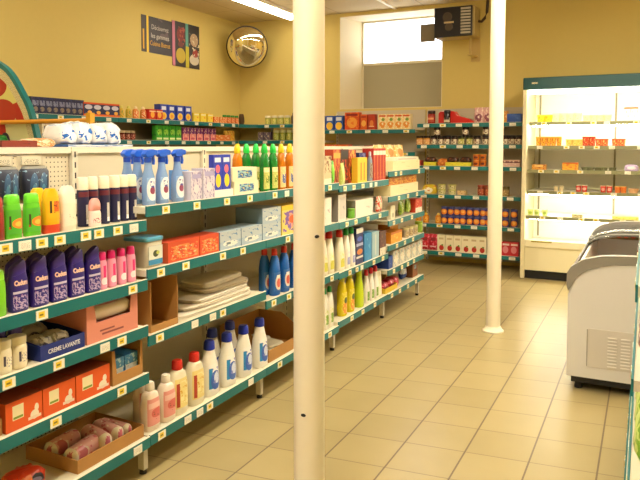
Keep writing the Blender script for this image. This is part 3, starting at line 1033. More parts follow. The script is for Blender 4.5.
for k, (a, b_) in enumerate(((220, 241), (241.5, 262))):
    gcarton('tissue_box', a, b_, .14, .098, z, (mc('#9db0bc', .5), GB, GBS), ('left', 'right')[k] + ' grey blue tissue carton right of orange cartons ' + W6, 'box', 'grey blue cartons')
for k in range(2):
    y0, y1 = gfront(262.5, 281, z)
    o = carton('tissue_box', y1 - y0 - .003, .19, .093, mc('#9db0bc', .5), GB, GBS)
    o.location = (XI - .095, (y0 + y1) / 2, z + E_ + .0945 * k); o.rotation_euler = (0, 0, R90)
    tag(o, ('lower', 'upper')[k] + ' of two stacked grey blue tissue cartons, middle bay second shelf', 'box', 'stacked tissue cartons')
YP = decal('#e9cf6a', [('e', .5, .5, .36, .28, '#e6a08a'), ('n', 6, .5, '#7a5ba8', .05, .1, .95, .8), ('r', 0, .84, 1, 1, '#f0c52a'), ('e', .5, .5, .18, .14, '#e8642c')])
gcarton('detergent_box', 282, 303, .10, .185, z, (mc('#e8c23c', .5), YP), 'upright yellow and purple carton just left of near column, second shelf', 'box')

# --- second bay, third shelf --------------------------------------
z = GZ[1][2]
r = empty('cardboard_box')
y0, y1 = max(gy(151, XI, z + .05), Y0[1] + .012), gy(178, XI, z + .05)
wd = y1 - y0
r.location = (XI - .16, (y0 + y1) / 2, z + E_); r.rotation_euler = (0, 0, R90)
h = .235
b = MB()
b.box(-wd / 2, -.16, 0, wd / 2, .16, .004)
b.box(-wd / 2, .156, .004, wd / 2, .16, h)
b.box(-wd / 2, -.16, .004, -wd / 2 + .004, .156, h)
b.box(wd / 2 - .004, -.16, .004, wd / 2, .156, h)
b.box(-wd / 2 + .004, -.16, .004, wd / 2 - .004, -.156, .03)
b.build('box', CARD, r)
tag(r, 'tall open-fronted empty brown cardboard box left of folded cloths', 'box')
CL = ['#d6cdb8', '#d0c5ae', '#d8cfba', '#cbbfa8', '#d4cab4']
sp_ = [(-.18, 2.90, .72, .34, 0.0, .018, 'bottom wide folded beige cloth on second bay third shelf'),
       (-.185, 2.94, .63, .32, -.02, .018, 'second folded beige cloth up from bottom of the pile'),
       (-.19, 2.99, .55, .30, .03, .018, 'third folded beige cloth up from bottom of the pile'),
       (-.19, 3.07, .42, .26, -.03, .022, 'fourth folded beige cloth, smaller, near top of the pile'),
       (-.19, 3.06, .40, .20, .04, .030, 'topmost small folded beige cloth on the pile')]
zz = z + E_
for k, (dx, y, w_, d_, rt, h, lab) in enumerate(sp_):
    b = MB().loft([(0, w_ * .47, d_ * .47), (h * .12, w_ * .496, d_ * .494), (h * .3, w_ * .5, d_ * .5), (h * .45, w_ * .49, d_ * .49), (h * .55, w_ * .49, d_ * .49), (h * .7, w_ * .5, d_ * .5), (h * .88, w_ * .492, d_ * .49), (h, w_ * .46, d_ * .46)], 6, 36)
    b.jitter(.0022)
    o = b.build('folded_cloth', mc(CL[k], .9, vary=.1), smooth=50)
    o.location = (XI + dx, y, zz); o.rotation_euler = (0, 0, R90 + rt)
    zz += h + .003
    tag(o, lab, 'cloth', 'folded cloths')

# middle bay third shelf: blue bottles
z = GZ[2][2]
BL = decal('#1c63b0', [('e', .5, .45, .36, .4, '#e6d9c4'), ('e', .5, .42, .2, .24, '#d05a4a'), ('r', .3, .7, .7, .85, '#f2f0e6')])
o = bottle('cleaner_bottle', 'oval', .288, .084, .062, mc('#1d5fb4', .25), mc('#c8281e', .35), BL, lz=(.1, .5), n=2.5, lang=58)
sp_ = gspots([264.5], XI - .09, z) + gspots([274.5, 284, 294, 303], XI - .028, z)
sp_[0] = (sp_[0][0], max(sp_[0][1], Y0[2] + .04), sp_[0][2])
row(o, sp_, R90, 'blue cleaner bottle with red cap', 'on middle bay third shelf', 'bottle', 'blue cleaner bottles')

# --- second bay, base shelf ---------------------------------------
z = GZ[1][3]
W7 = 'on second bay base shelf'
PWL = decal('#e39a8e', [('e', .6, .45, .3, .18, '#d3685e'), ('r', .1, .65, .85, .85, '#ecc0b4'), ('n', 8, .62, '#8c4a3c', .3, .2, .9, .5)])
o = bottle('softener_bottle', 'jug', .222, .088, .07, mc('#efe0cc', .35), mc('#f0e6d2', .4), PWL, lz=(.12, .68), n=3.2, lang=66)
row(o, gspots([142.5], XI - .12, z) + gspots([150, 166], XI - .032, z), R90, 'white bottle with pink label', W7, 'bottle', 'pink labelled bottles')
RWL = decal('#e9d58a', [('r', .12, .05, .34, .85, '#b0402a'), ('n', 5, .52, '#f2e3a4', .36, .1, 1, .9), ('n', 8, .62, '#d8a83a', .3, .1, 1, .9)])
o = bottle('bleach_bottle', 'jug', .265, .108, .076, mc('#ece3c6', .35), mc('#cf2a20', .35), RWL, lz=(.13, .68), n=2.8, lang=60)
row(o, gspots([177.5, 194.5], XI - .035, z), R90, 'cream bleach bottle with red cap', W7, 'bottle', 'red capped bleach bottles')
BWL = decal('#f2f0e8', [('r', .0, .08, .30, .86, '#2a86c0'), ('e', .52, .38, .36, .36, '#3b62b8'), ('e', .6, .46, .2, .22, '#d4dcee'), ('n', 5, .58, '#7b7fc6', .3, .1, .9, .85)])
o = bottle('detergent_bottle', 'conic', .290, .115, .082, mc('#f3efe2', .3), BLUEC, BWL, lz=(.1, .58), n=2.5, lang=48)
bk = dup(o)
row(o, gspots([209.5, 227, 243.5, 259.5], XI - .04, z), R90, 'blue capped white detergent bottle, front row', W7, 'bottle', 'front detergent bottles')
row(bk, gspots([212.5, 230], XI - .16, z), R90, 'blue capped white detergent bottle, back row', W7, 'bottle', 'back detergent bottles')
# open carton with papers and bottles, middle bay base
z = GZ[2][3]
y0, y1 = Y0[2] + .09, gy(306, XI, z + .05)
o = tray('cardboard_tray', y1 - y0, .36, .13, CARD, lip=.075, back_h=.19)
o.location = (XI - .19, (y0 + y1) / 2, z + E_); o.rotation_euler = (0, 0, R90)
tag(o, 'brown carton of loose papers on the base shelf left of near column', 'tray')
for k, (fx_, dx, rt, tl) in enumerate(((.35, -.1, .15, 0), (.55, -.16, -.2, 0), (.5, -.24, .1, 0))):
    o = MB().loft([(0, .07, .07), (.003, .074, .074), (.012, .07, .07), (.016, .064, .064)], 6, 24).jitter(.003).build('paper_pack', mc(['#e6e0cc', '#ddd6c0', '#cfc9b8'][k], .6, vary=.08), smooth=60)
    o.location = (XI + dx, y0 + (y1 - y0) * fx_, z + .0062 + .0235 * k); o.rotation_euler = (0, 0, R90 + rt)
    tag(o, ['lowest', 'middle', 'uppermost'][k] + ' pale paper pack inside the brown carton on middle bay base', 'paper', 'paper packs')

# ================================================================== RIGHT OF THE NEAR COLUMN
z = GZ[3][0]
W8 = 'right of near column on top shelf'


def g2(px, dep, z, back=0):
    X = XI - dep / 2 - back
    return X, gy(px, X, z + .08)


def ccart(name, a, b_, h, z, body, front, label, cat, group=None, dep=.1, back=0, side=None):
    return gcarton(name, a, b_, dep, h, z, (mc(body, .5), front, mc(side, .5) if side else None), label, cat, group, back)


# overlapped front packs
z3 = GZ[2][0]
ccart('box', 324, 331.5, .2, z3, '#c9b48c', decal('#d2bd92', [('n', 6, .55, '#7a4a2c', 0, .4, 1, 1), ('r', 0, 0, 1, .2, '#f0e6c6')]), 'small brown and cream carton touching near column, top shelf', 'box', dep=.08)
sp_ = [(335.5, '#3f9a2a', '#7fc83a', 'dark green upright pouch in front of brown cartons, top shelf'), (342, '#b8c46a', '#dfe08a', 'pale green upright pouch in front of brown cartons, top shelf')]
for k, (px, c1, c2, lab) in enumerate(sp_):
    zz = z3 if k == 0 else z
    o = pouch('refill_pouch', .055, .04, .165, decal(c1, [('e', .5, .5, .35, .35, c2), ('n', 7, .6, c2)], .3))
    X, y = g2(px, .04, zz)
    y = min(y, Y0[3] - .03) if k == 0 else max(y, Y0[3] + .035)
    o.location = (X, y, zz + E_); o.rotation_euler = (0, 0, R90)
    tag(o, lab, 'pouch')
TB = [('#a8391c', [('n', 5, .5, '#d8792c'), ('r', 0, .75, 1, .9, '#d8a03a')]), ('#45221c', [('n', 6, .52, '#b8402a', 0, .1, 1, .7), ('r', .1, .72, .9, .95, '#1d1a1c')]),
      ('#9c3a1c', [('n', 5, .54, '#e09a3c'), ('r', .2, .3, .8, .5, '#3a1c14')])]
for k, (a, b_) in enumerate(((333.5, 340.5), (341, 348.5), (349, 356))):
    X = XI - .06
    y0 = max(gy(a, X, z + .1), Y0[3] + .006) if k else max(gy(a, X, z + .1), Y0[3] + .006)
    y1 = gy(b_, X, z + .1)
    o = carton('box', max(.03, y1 - y0 - .003), .09, .265 if k < 2 else .26, mc(TB[k][0], .5), decal(*TB[k]))
    o.location = (X - .045, (y0 + y1) / 2, z + E_); o.rotation_euler = (0, 0, R90)
    tag(o, ORD[k] + ' from left tall brown and red carton ' + W8, 'box', 'tall brown cartons')
ccart('box', 357.5, 367, .2, z, '#e0b52a', decal('#edc436', [('r', .3, .1, .45, .8, '#b8862a'), ('r', .65, .1, .75, .8, '#a8741c')]), 'bright yellow upright carton before the navy carton, top shelf', 'box', dep=.05)
ccart('box', 359, 366.8, .235, z, '#2a3470', decal('#33407c', [('n', 5, .58, '#8a90b4')]), 'navy upright carton behind the yellow carton, top shelf', 'box', dep=.07, back=.07)
o = bottle('cleaner_bottle', 'oval', .245, .05, .045, mc('#8f9aa6', .25), mc('#b9bcc0', .35), decal('#a09488', [('n', 5, .52, '#7a5a44')]), n=2.3)
grow(o, [369.8], .05, z, 'grey bottle between the yellow carton and red cartons', 'on top shelf', 'bottle')
RS = decal('#b8281c', [('r', .15, .05, .3, .95, '#d9823c'), ('r', .7, .05, .8, .9, '#7a1a14'), ('n', 7, .6, '#e0a04a', .1, .05, .9, .3), ('r', 0, .80, 1, .93, '#f0e8d2')])
yA, yB = gy(373.5, XI, z + .1), min(gy(386.3, XI, z + .1), Y0[4] - .006)
for k in range(4):
    wd = (yB - yA) / 4
    o = carton('box', wd - .004, .1, .27, mc('#a8241a', .5), RS)
    o.location = (XI - .05, yA + wd * (k + .5), z + E_); o.rotation_euler = (0, 0, R90)
    tag(o, ORD[k] + ' from left tall red striped carton at end of top shelf', 'box', 'tall red striped cartons')
# second shelf
z = GZ[3][1]
ccart('box', 322, 331.5, .19, GZ[2][1], '#d9d4c6', decal('#e6e0d0', [('n', 3, .62, '#b8b0a8')]), 'white carton touching near column on second shelf', 'box', dep=.15)
ccart('box', 338.2, 346, .2, z, '#cfc9be', decal('#dad4c8', [('r', .15, .1, .85, .9, '#cbc4bc'), ('n', 3, .62, '#a9a4a4')]), 'pale grey white carton second from near column, second shelf', 'box', dep=.16, side='#8d8780')
o = bottle('scent_pot', 'jar', .075, .06, .06, mc('#6fb03a', .3), mc('#86c24a', .3), None, n=2)
grow(o, [351], .06, z, 'small green pot between two white cartons', 'on fourth bay second shelf', 'pot')
ccart('box', 355.5, 373, .135, z, '#d8d2c2', decal('#e8e2d2', [('n', 3, .64, '#cfc6b4')]), 'wide white carton right of the small green pot, second shelf', 'box', dep=.18, side='#8d8780')
o = pouch('refill_pouch', .1, .05, .13, decal('#d8452c', [('n', 4, .5, '#f0d8c2'), ('e', .5, .4, .3, .2, '#e8c9a4')], .3))
X, y = g2(378.5, .05, z); o.location = (X, y, z + E_); o.rotation_euler = (0, 0, R90)
tag(o, 'red and white pouch at right end of fourth bay second shelf', 'pouch')
# third shelf: cleaner bottles
z = GZ[3][2]
W9 = 'on third shelf right of near column'
CLB = decal('#ece6c6', [('r', .2, .05, .85, .55, '#cfca4a'), ('n', 6, .55, '#e8e29a', .1, .4, .9, .9)])
o = bottle('cleaner_bottle', 'conic', .305, .10, .07, mc('#efe8cf', .35), mc('#c8241c', .35), CLB, lz=(.08, .5), n=2.4)
sp_ = gspots([324.5, 331.5], XI - .03, GZ[2][2]) + gspots([339.2], XI - .03, z)
sp_ = [(a, min(b_, Y0[3] - .052 - .11 * (1 - i)) if i < 2 else max(b_, Y0[3] + .056), c_) for i, (a, b_, c_) in enumerate(sp_)]
row(o, sp_, R90, 'white cleaner bottle with red cap', W9, 'bottle', 'red capped cleaner bottles')
CLG = decal('#ece6d4', [('r', .2, .05, .85, .5, '#9a9cc4'), ('n', 6, .55, '#d4d2d8', .1, .3, .9, .9)])
o = bottle('cleaner_bottle', 'conic', .305, .078, .064, mc('#efe8d8', .35), mc('#1c8a34', .35), CLG, lz=(.08, .5), n=2.4)
grow(o, [345.7, 351], .055, z, 'green capped white cleaner bottle', 'on shelf right of near column', 'bottle', 'green capped cleaner bottles')
ccart('box', 356.3, 363.2, .285, z, '#232a5c', decal('#252a60', [('r', 0, .86, 1, 1, '#e6e2d8'), ('e', .5, .34, .4, .08, '#d8823c'), ('r', 0, .5, 1, .58, '#aab0d0'), ('e', .5, .7, .36, .07, '#4a62c0'), ('r', 0, .16, 1, .22, '#d8d4d0')]), 'dark navy carton with orange print left of blue cartons, third shelf', 'box', dep=.08)
ccart('box', 364.2, 371.5, .225, z, '#1c78b4', decal('#2a86c0', [('n', 3, .6, '#56a4d2')]), 'strong blue carton beside pale blue one, fourth bay third shelf', 'box', dep=.1)
ccart('box', 372.2, 379, .215, z, '#8fb4c4', decal('#a4c2ca', [('r', .4, .1, .6, .9, '#c9d4d0')]), 'pale blue grey carton beside strong blue one, third shelf', 'box', dep=.1)
ccart('box', 380.0, 386, .2, z, '#6a3a20', decal('#5a2c1c', [('r', 0, 0, 1, .3, '#e6dcc4'), ('n', 4, .6, '#8a5a34')]), 'dark brown carton with white base at right end of third shelf', 'box', dep=.1)
# base shelf
z = GZ[3][3]
W10 = 'on base shelf right of near column'
GWB = decal('#ece8d4', [('r', .3, .1, .75, .6, '#7fa83a'), ('n', 6, .56, '#d8dc8a', .1, .1, .9, .9)])
o = bottle('cleaner_bottle', 'oval', .30, .075, .055, mc('#eee9d8', .35), mc('#128a3c', .35), GWB, lz=(.08, .55), n=2.5)
sp_ = gspots([326.5, 333.8], XI - .03, GZ[2][3])
sp_ = [(a, b_ - .0, GZ[2][3] + E_) for a, b_, c_ in sp_]
sp_[1] = (sp_[1][0], min(sp_[1][1], Y0[3] - .042), sp_[1][2])
sp_[0] = (sp_[0][0], sp_[1][1] - .085, sp_[0][2])
row(o, sp_, R90, 'white bottle with green cap', W10, 'bottle', 'green capped floor cleaner')
YB_ = decal('#d9c422', [('e', .5, .3, .36, .3, '#e8963c'), ('n', 6, .56, '#f0e05a'), ('e', .5, .62, .2, .14, '#4a5a1c')])
o = bottle('cleaner_bottle', 'oval', .305, .096, .07, mc('#e2cf1e', .25), mc('#d8d23a', .35), YB_, lz=(.06, .6), n=2.5)
sp_ = gspots([341.8, 349.5], XI - .04, z)
sp_[0] = (sp_[0][0], max(sp_[0][1], Y0[3] + .053), sp_[0][2])
row(o, sp_, R90, 'yellow cleaner bottle', W10, 'bottle', 'yellow floor cleaner')
o = bottle('cleaner_bottle', 'conic', .30, .10, .075, mc('#bcd21c', .25), mc('#c4dc2a', .3), n=2.3)
grow(o, [358.8], .065, z, 'lime green bottle between yellow bottles and red capped bottles', 'on base shelf', 'bottle')
GWL = decal('#ece8dc', [('r', .2, .05, .8, .55, '#6f9a2c'), ('n', 7, .58, '#c9d88a', .2, .1, .8, .5)])
o = bottle('cleaner_bottle', 'conic', .275, .068, .056, mc('#f0e9dc', .35), mc('#c8283a', .35), GWL, lz=(.06, .6), n=2.4)
grow(o, [366, 370.6, 375], .055, z, 'white bottle with green label', W10, 'bottle', 'green labelled bottles')
M_ = MB().box(-.055, -.004, 0, .055, .004, .215)
o = M_.build('price_card', decal('#efe6c4', [('n', 5, .62, '#d8cfa8')]))
o.location = (XI - .012, gy(380.5, XI, z + .1), z + .006); o.rotation_euler = (.0, .13, R90)
o.rotation_euler = (-.08, .10, R90)
tag(o, 'cream card leaning in front of the yellow tray, base shelf', 'card')
z5 = GZ[4][5]
y0, y1 = Y0[4] + .01, gy(397.5, XI, z5 + .03)
ccart('box', 386.5, 391, .155, z5, '#c89a58', decal('#c9a262', [('n', 3, .62, '#b58a4a')]), 'plain brown cardboard carton standing behind yellow tray, base shelf', 'box', dep=.08, back=.16)
o = tray('display_tray', y1 - y0, .13, .05, mc('#e0bc2a', .5), lip=.045, back_h=.055)
o.location = (XI - .067, (y0 + y1) / 2, z5 + E_); o.rotation_euler = (0, 0, R90)
tag(o, 'shallow yellow display tray on farthest bay base shelf', 'tray')
REDP = decal('#c0283c', [('n', 4, .56, '#e8849a'), ('r', .1, .4, .9, .6, '#8c1c2c')], .3)
for k in range(2):
    wd = (y1 - y0 - .012) / 2
    o = lump('sweet_pack', wd - .006, .10, .085, REDP, .002)
    o.location = (XI - .067, y0 + .006 + wd * (k + .5), z5 + .0062); o.rotation_euler = (0, 0, R90)
    tag(o, ('left', 'right')[k] + ' red packet lying in the shallow yellow tray', 'packet', 'red packets in yellow tray')
o = lump('sweet_pack', .14, .12, .09, decal('#b82036', [('n', 4, .55, '#e0687c')], .3), .003)
o.location = (XI - .08, gy(399.5, XI, z5), z5 + E_); o.rotation_euler = (0, 0, R90)
tag(o, 'loose crimson packet right of the shallow yellow tray', 'packet')
o = pouch('refill_pouch', .11, .07, .145, decal('#2a4a9c', [('r', 0, .35, 1, .7, '#dfe4ec'), ('n', 4, .6, '#7a9ad0')], .3))
o.location = (XI - .1, gy(402.5, XI - .1, z5), z5 + E_); o.rotation_euler = (0, 0, R90)
tag(o, 'blue and white pouch standing on farthest bay base shelf', 'pouch')
o = carton('box', .16, .14, .13, mc('#7a4a24', .6), decal('#8a5226', [('r', .3, .6, .7, .9, '#7fa0a8'), ('n', 3, .6, '#6a3a1c')]))
o.location = (XI - .09, gy(417, XI, z5), z5 + E_); o.rotation_euler = (0, 0, R90)
tag(o, 'brown carton at far end of the long base shelf', 'box')
# farthest bay, upper shelves
z = GZ[4][0]
X = XI
y0, y1 = gfront(393, 419.5, z)
o = carton('box', y1 - y0, .15, .09, mc('#ecdfae', .5), decal('#f0e4b4', [('n', 4, .64, '#dccf96')]))
o.location = (XI - .075, (y0 + y1) / 2, z + E_); o.rotation_euler = (0, 0, R90)
tag(o, 'long cream carton on farthest bay top shelf', 'box')
o = carton('box', (y1 - y0) * .85, .13, .028, mc('#f2ecd8', .5), decal('#e8dfc8', [('r', .1, .2, .9, .6, '#c9b9a8')]))
o.location = (XI - .075, (y0 + y1) / 2 + .05, z + .0925); o.rotation_euler = (0, 0, R90)
tag(o, 'flat white carton lying on the long cream carton', 'box')
CR = decal('#e6b868', [('e', .5, .3, .42, .26, '#e0924a'), ('n', 5, .55, '#f2e2b4'), ('e', .5, .7, .3, .16, '#c98a3a')], .3)
o = pouch('crisp_bag', .245, .07, .235, CR, .004)
row(o, [(XI - .20, y, z + E_) for y in (5.68, 5.95, 6.22)], R90, 'golden crisp bag', 'standing behind the long cream carton', 'bag', 'golden crisp bags')
z = GZ[4][1]
y0, y1 = gfront(390.5, 418, z)
o = carton('box', y1 - y0, .16, .092, mc('#ece0b0', .5), decal('#eee2b2', [('n', 4, .64, '#d8cb94')]))
o.location = (XI - .08, (y0 + y1) / 2, z + E_); o.rotation_euler = (0, 0, R90)
tag(o, 'long cream carton on second shelf of farthest bay', 'box')
for k in range(2):
    wd = (y1 - y0) / 2
    o = carton('box', wd - .01, .13, .068, mc('#d8881c', .5), decal('#e09a22', [('n', 5, .52, '#c8601c'), ('n', 7, .6, '#f0c85a')]))
    o.location = (XI - .08, y0 + wd * (k + .5), z + .0945); o.rotation_euler = (0, 0, R90)
    tag(o, ('left', 'right')[k] + ' orange carton lying on the long cream carton, second shelf', 'box', 'orange cartons far bay')
z = GZ[4][2]
GP = decal('#8fae34', [('r', .3, .1, .5, .9, '#dce07a'), ('n', 5, .56, '#5a8a2a')], .3)
for k, (px, lean, lab) in enumerate(((405.5, -.2, 'left green pouch leaning left, farthest bay third shelf'), (411, .18, 'right green pouch leaning right, farthest bay third shelf'))):
    o = pouch('refill_pouch', .1, .05, .135, GP)
    o.location = (XI - .04, gy(px, XI, z), z + .0135); o.rotation_euler = (0, lean, R90)
    o.rotation_euler = (0, 0, R90)
    o.rotation_mode = 'QUATERNION'
    o.rotation_quaternion = (Matrix.Rotation(R90, 4, 'Z') @ Matrix.Rotation(lean, 4, 'Y')).to_quaternion()
    tag(o, lab, 'pouch')
ccart('box', 415.5, 422, .13, z, '#c83a24', decal('#d0452a', [('r', 0, 0, 1, .35, '#efe4d0'), ('n', 4, .6, '#e8a07a')]), 'red and white carton at far end of third shelf', 'box', dep=.1)
o = carton('box', .11, .04, .12, mc('#d8cfae', .5), decal('#e2d8b8', [('e', .5, .3, .2, .2, '#a09a7a')]))
o.location = (XI - .025, gy(393.5, XI, z), z + E_); o.rotation_euler = (0, 0, R90)
tag(o, 'small cream carton at left end of farthest bay third shelf', 'box')
z = GZ[4][3]
for k, (a, b_, h, bk_) in enumerate(((391, 402, .10, 0), (389.8, 398, .15, .14))):
    ccart('box', a, b_, h, z, '#d8861c', decal('#e8a02a', [('n', 4, .56, '#f0c04a'), ('r', 0, .8, 1, 1, '#c86a1c')]), ('front', 'rear taller')[k] + ' orange carton on farthest bay fourth shelf', 'box', dep=.12, back=bk_)
o = bottle('spread_jar', 'jar', .09, .075, .075, mc('#b9a88a', .3), mc('#d8cf9a', .35), decal('#c9b48a', [('n', 4, .52, '#8a6a3a')]), n=2)
grow(o, [405, 409.5, 414], .075, z, 'small beige jar', 'on farthest bay fourth shelf', 'jar', 'beige jars')
o = bottle('spread_jar', 'jar', .11, .08, .08, mc('#8fae3a', .3), mc('#a9c44a', .35), None, n=2)
grow(o, [418.6], .08, z, 'green jar at far end', 'of farthest bay fourth shelf', 'jar')
z = GZ[4][4]
ccart('box', 388.6, 392.6, .11, z, '#1f3f94', decal('#27489c', [('n', 4, .6, '#5a78c0')]), 'dark blue carton at left end of fifth shelf, farthest bay', 'box', dep=.2)
WP = decal('#d8d4c4', [('n', 4, .54, '#9aa8ac'), ('e', .5, .45, .3, .3, '#e8e2cc'), ('n', 6, .63, '#c87a5a')], .35)
o = carton('box', .16, .12, .14, mc('#d0ccb8', .5), WP)
row(o, [(XI - .062, gy(396.4, XI, z) + .175 * k, z + E_) for k in range(5)], R90, 'white and grey carton', 'on farthest bay fifth shelf', 'box', 'white grey cartons')

# goods on top of the long shelving
zt = 1.482 + .028 + E_
o = carton('box', .19, .2, .03, mc('#6a2416', .5), decal('#7a2a18', [('n', 3, .62, '#5a1c10')]))
o.location = (-2.68, 2.1, zt); o.rotation_euler = (0, 0, R90)
tag(o, 'flat dark red carton lying on top of the nearest shelving bay', 'box')
o = lump('sweet_pack', .16, .14, .04, decal('#e2c8a0', [('n', 5, .5, '#d08a4a'), ('n', 5, .62, '#f0e0c8')], .4))
o.location = (-2.68, 2.275, zt); o.rotation_euler = (0, 0, R90)
tag(o, 'beige and orange flat packet beside dark red carton on shelving top', 'packet')
o = carton('box', .46, .22, .012, mc('#3f68a8', .5), decal('#e0dfe0', [('n', 3, .5, '#4a74b4')]))
o.location = (-2.70, 2.62, zt); o.rotation_euler = (0, 0, R90)
tag(o, 'flat blue and white carton under the white plastic packs', 'box')
PP = decal('#f3f1ee', [('n', 2.6, .53, '#2f6fc8', .1, .15, .9, .7), ('n', 6, .62, '#a8c4ea')], .2)
for k in range(4):
    o = lump('nappy_pack', .102, .18, .104 + .014 * (k % 2), PP, .003, .012)
    o.location = (-2.70, 2.44 + .104 * k, zt + .0135); o.rotation_euler = (0, 0, R90 + .05 * (k - 1.5))
    tag(o, ORD[k] + ' from left crinkled white plastic pack with blue print on shelving top', 'package', 'white plastic packs')

# ================================================================== LEFT WALL GOODS
def lrow(proto, pxs, z, desc, where, cat, group=None, back=.09, dep=0):
    X = LX - back
    return row(proto, [(X, gy(p, X, z + .08), z + E_) for p in pxs], R90, desc, where, cat, group)


z = 1.814
WU = 'on left wall upper shelf'
CF = decal('#23244c', [('r', .15, .5, .85, .8, '#8488a8'), ('e', .5, .3, .25, .14, '#8a7a6a'), ('n', 6, .6, '#34376a')], .35)
o = carton('coffee_pack', .105, .075, .165, mc('#1d1e40', .35), CF)
lrow(o, [33, 39.5, 46.5, 53, 59.5, 65.5, 71.5, 77.5], z, 'navy coffee pack', WU, 'packet', 'navy coffee packs')
CO = decal('#242650', [('r', 0, .88, 1, 1, '#d8501c'), ('r', 0, 0, 1, .2, '#e06a1c'), ('e', .5, .68, .38, .16, '#c9c6d4'), ('e', .6, .32, .22, .12, '#f0b040')])
o = carton('coffee_box', .135, .09, .15, mc('#d8541c', .5), CO, mc('#d8541c', .5))
lrow(o, [85.5, 94.5, 103.5, 112], z, 'navy box with orange edges', WU, 'box', 'navy and orange boxes')
o = bottle('sauce_bottle', 'dish', .15, .075, .06, mc('#c9b02a', .3), mc('#d8cf6a', .4), decal('#d8a83a', [('n', 4, .52, '#7a9a2c')]), n=2)
lrow(o, [121, 128.5], z, 'yellow green bottle', WU, 'bottle', 'yellow bottles left wall')
o = bottle('sauce_bottle', 'dish', .15, .08, .06, mc('#d8843a', .3), mc('#ecd8a4', .4), decal('#e0702c', [('n', 4, .52, '#f0d09a')]), n=2)
lrow(o, [135.5, 143], z, 'orange bottle', WU, 'bottle', 'orange bottles left wall')
o = carton('box', .11, .08, .125, mc('#c0281c', .5), decal('#cc3420', [('e', .5, .5, .3, .3, '#f0b03a'), ('r', 0, .75, 1, .85, '#f2d8a0')]))
lrow(o, [150, 157], z, 'small red box with yellow spot', WU, 'box', 'small red boxes left wall', back=.07)
BYD = decal('#2440b0', [('e', .5, .3, .36, .22, '#f2c83a'), ('r', .2, .66, .8, .88, '#dfe4f4'), ('e', .5, .28, .18, .12, '#e89a2c')])
o = carton('biscuit_box', .135, .09, .195, mc('#1f3aa4', .5), BYD)
lrow(o, [161, 169, 177.3, 185.4], z, 'blue box with yellow picture', WU, 'box', 'blue and yellow boxes', back=.1)
o = carton('soup_packet', .12, .08, .12, mc('#e8c83a', .5), decal('#f0d848', [('n', 3, .58, '#e8963a'), ('r', .1, .75, .9, .9, '#f6ecc0')]))
lrow(o, [194, 201, 208], z, 'bright yellow packet', WU, 'packet', 'yellow packets left wall')
o = carton('soup_packet', .11, .08, .085, mc('#d86a24', .5), decal('#e07a30', [('n', 4, .54, '#f0d0a0')]))
lrow(o, [214, 219.5], z, 'low orange packet', WU, 'packet', 'low orange packets', back=.07)
o = bottle('spice_jar', 'jar', .12, .055, .055, mc('#d8743a', .35), mc('#2f8a3a', .4), decal('#e8844a', [('n', 3, .56, '#f2e6c0')]), n=2)
lrow(o, [224.5, 228.5, 232.5, 236.5], z, 'little orange jar with green lid', WU, 'jar', 'green lidded jars', back=.07)
o = pouch('spice_bag', .11, .05, .15, mc('#4a3420', .5, vary=.2))
lrow(o, [241.5], z, 'dark brown bag at the right end', 'of left wall upper shelf', 'bag', back=.06)

z = 1.573
WL = 'on left wall lower shelf'
GRN = decal('#3aa428', [('e', .5, .55, .34, .2, '#9ad84a'), ('n', 4, .58, '#1f7a1c'), ('r', .1, .08, .9, .2, '#d8e09a')])
o = bottle('juice_carton', 'tin', .185, .12, .09, mc('#2f9422', .35), None, None, n=4)
o.name = 'tea_pack'; o.data.materials[0] = GRN
lrow(o, [157, 163.5, 170, 176.5], z, 'bright green pack', WL, 'packet', 'green packs left wall')
PUR = decal('#e88a8a', [('r', 0, .55, 1, 1, '#7a2a7c'), ('n', 4, .56, '#f2c0b0'), ('r', .2, .1, .8, .25, '#c8506a')])
o = carton('tea_box', .125, .09, .165, mc('#8a2f7c', .5), PUR)
lrow(o, [183, 190, 197, 204, 210.5], z, 'purple and pink box', WL, 'box', 'purple and pink boxes')
o = carton('soup_packet', .17, .1, .085, mc('#d8602a', .5), decal('#e07a3a', [('n', 3, .55, '#f0c890')]))
lrow(o, [217, 223.5], z, 'flat orange packet', WL, 'packet', 'flat orange packets', back=.08)
o = pouch('pasta_bag', .12, .06, .145, decal('#e8a832', [('n', 4, .52, '#f0d060'), ('n', 5, .62, '#c86a24')], .35))
lrow(o, [226.5, 231.5], z, 'golden yellow bag', WL, 'bag', 'golden bags left wall')
# near part of the lower shelf: dark jars over red and white trays
o = bottle('jam_jar', 'jar', .11, .07, .07, mc('#5a1c1a', .25), mc('#c9b48a', .35), decal('#8a3024', [('n', 4, .56, '#e0b08a')]), n=2)
lrow(o, [117, 122, 127, 132], z, 'dark red jar', WL, 'jar', 'dark red jars')
o = carton('flour_pack', .12, .09, .165, mc('#e8dfc8', .5), decal('#ece4d0', [('r', .2, .5, .8, .8, '#2a2f5c'), ('n', 4, .6, '#c9b48a')]))
lrow(o, [44, 50.5, 57, 64, 71, 78, 86], z, 'cream pack with dark band', WL, 'packet', 'cream packs left wall')
z = 1.30
o = carton('biscuit_box', .14, .14, .2, mc('#efe6d4', .5), decal('#efe6d4', [('n', 4, .5, '#d83a2c'), ('e', .5, .5, .26, .2, '#e05a4a')]))
lrow(o, [118, 126, 134, 142.5], z, 'white box with red print', 'below the dark red jars on left wall', 'box', 'red and white boxes')

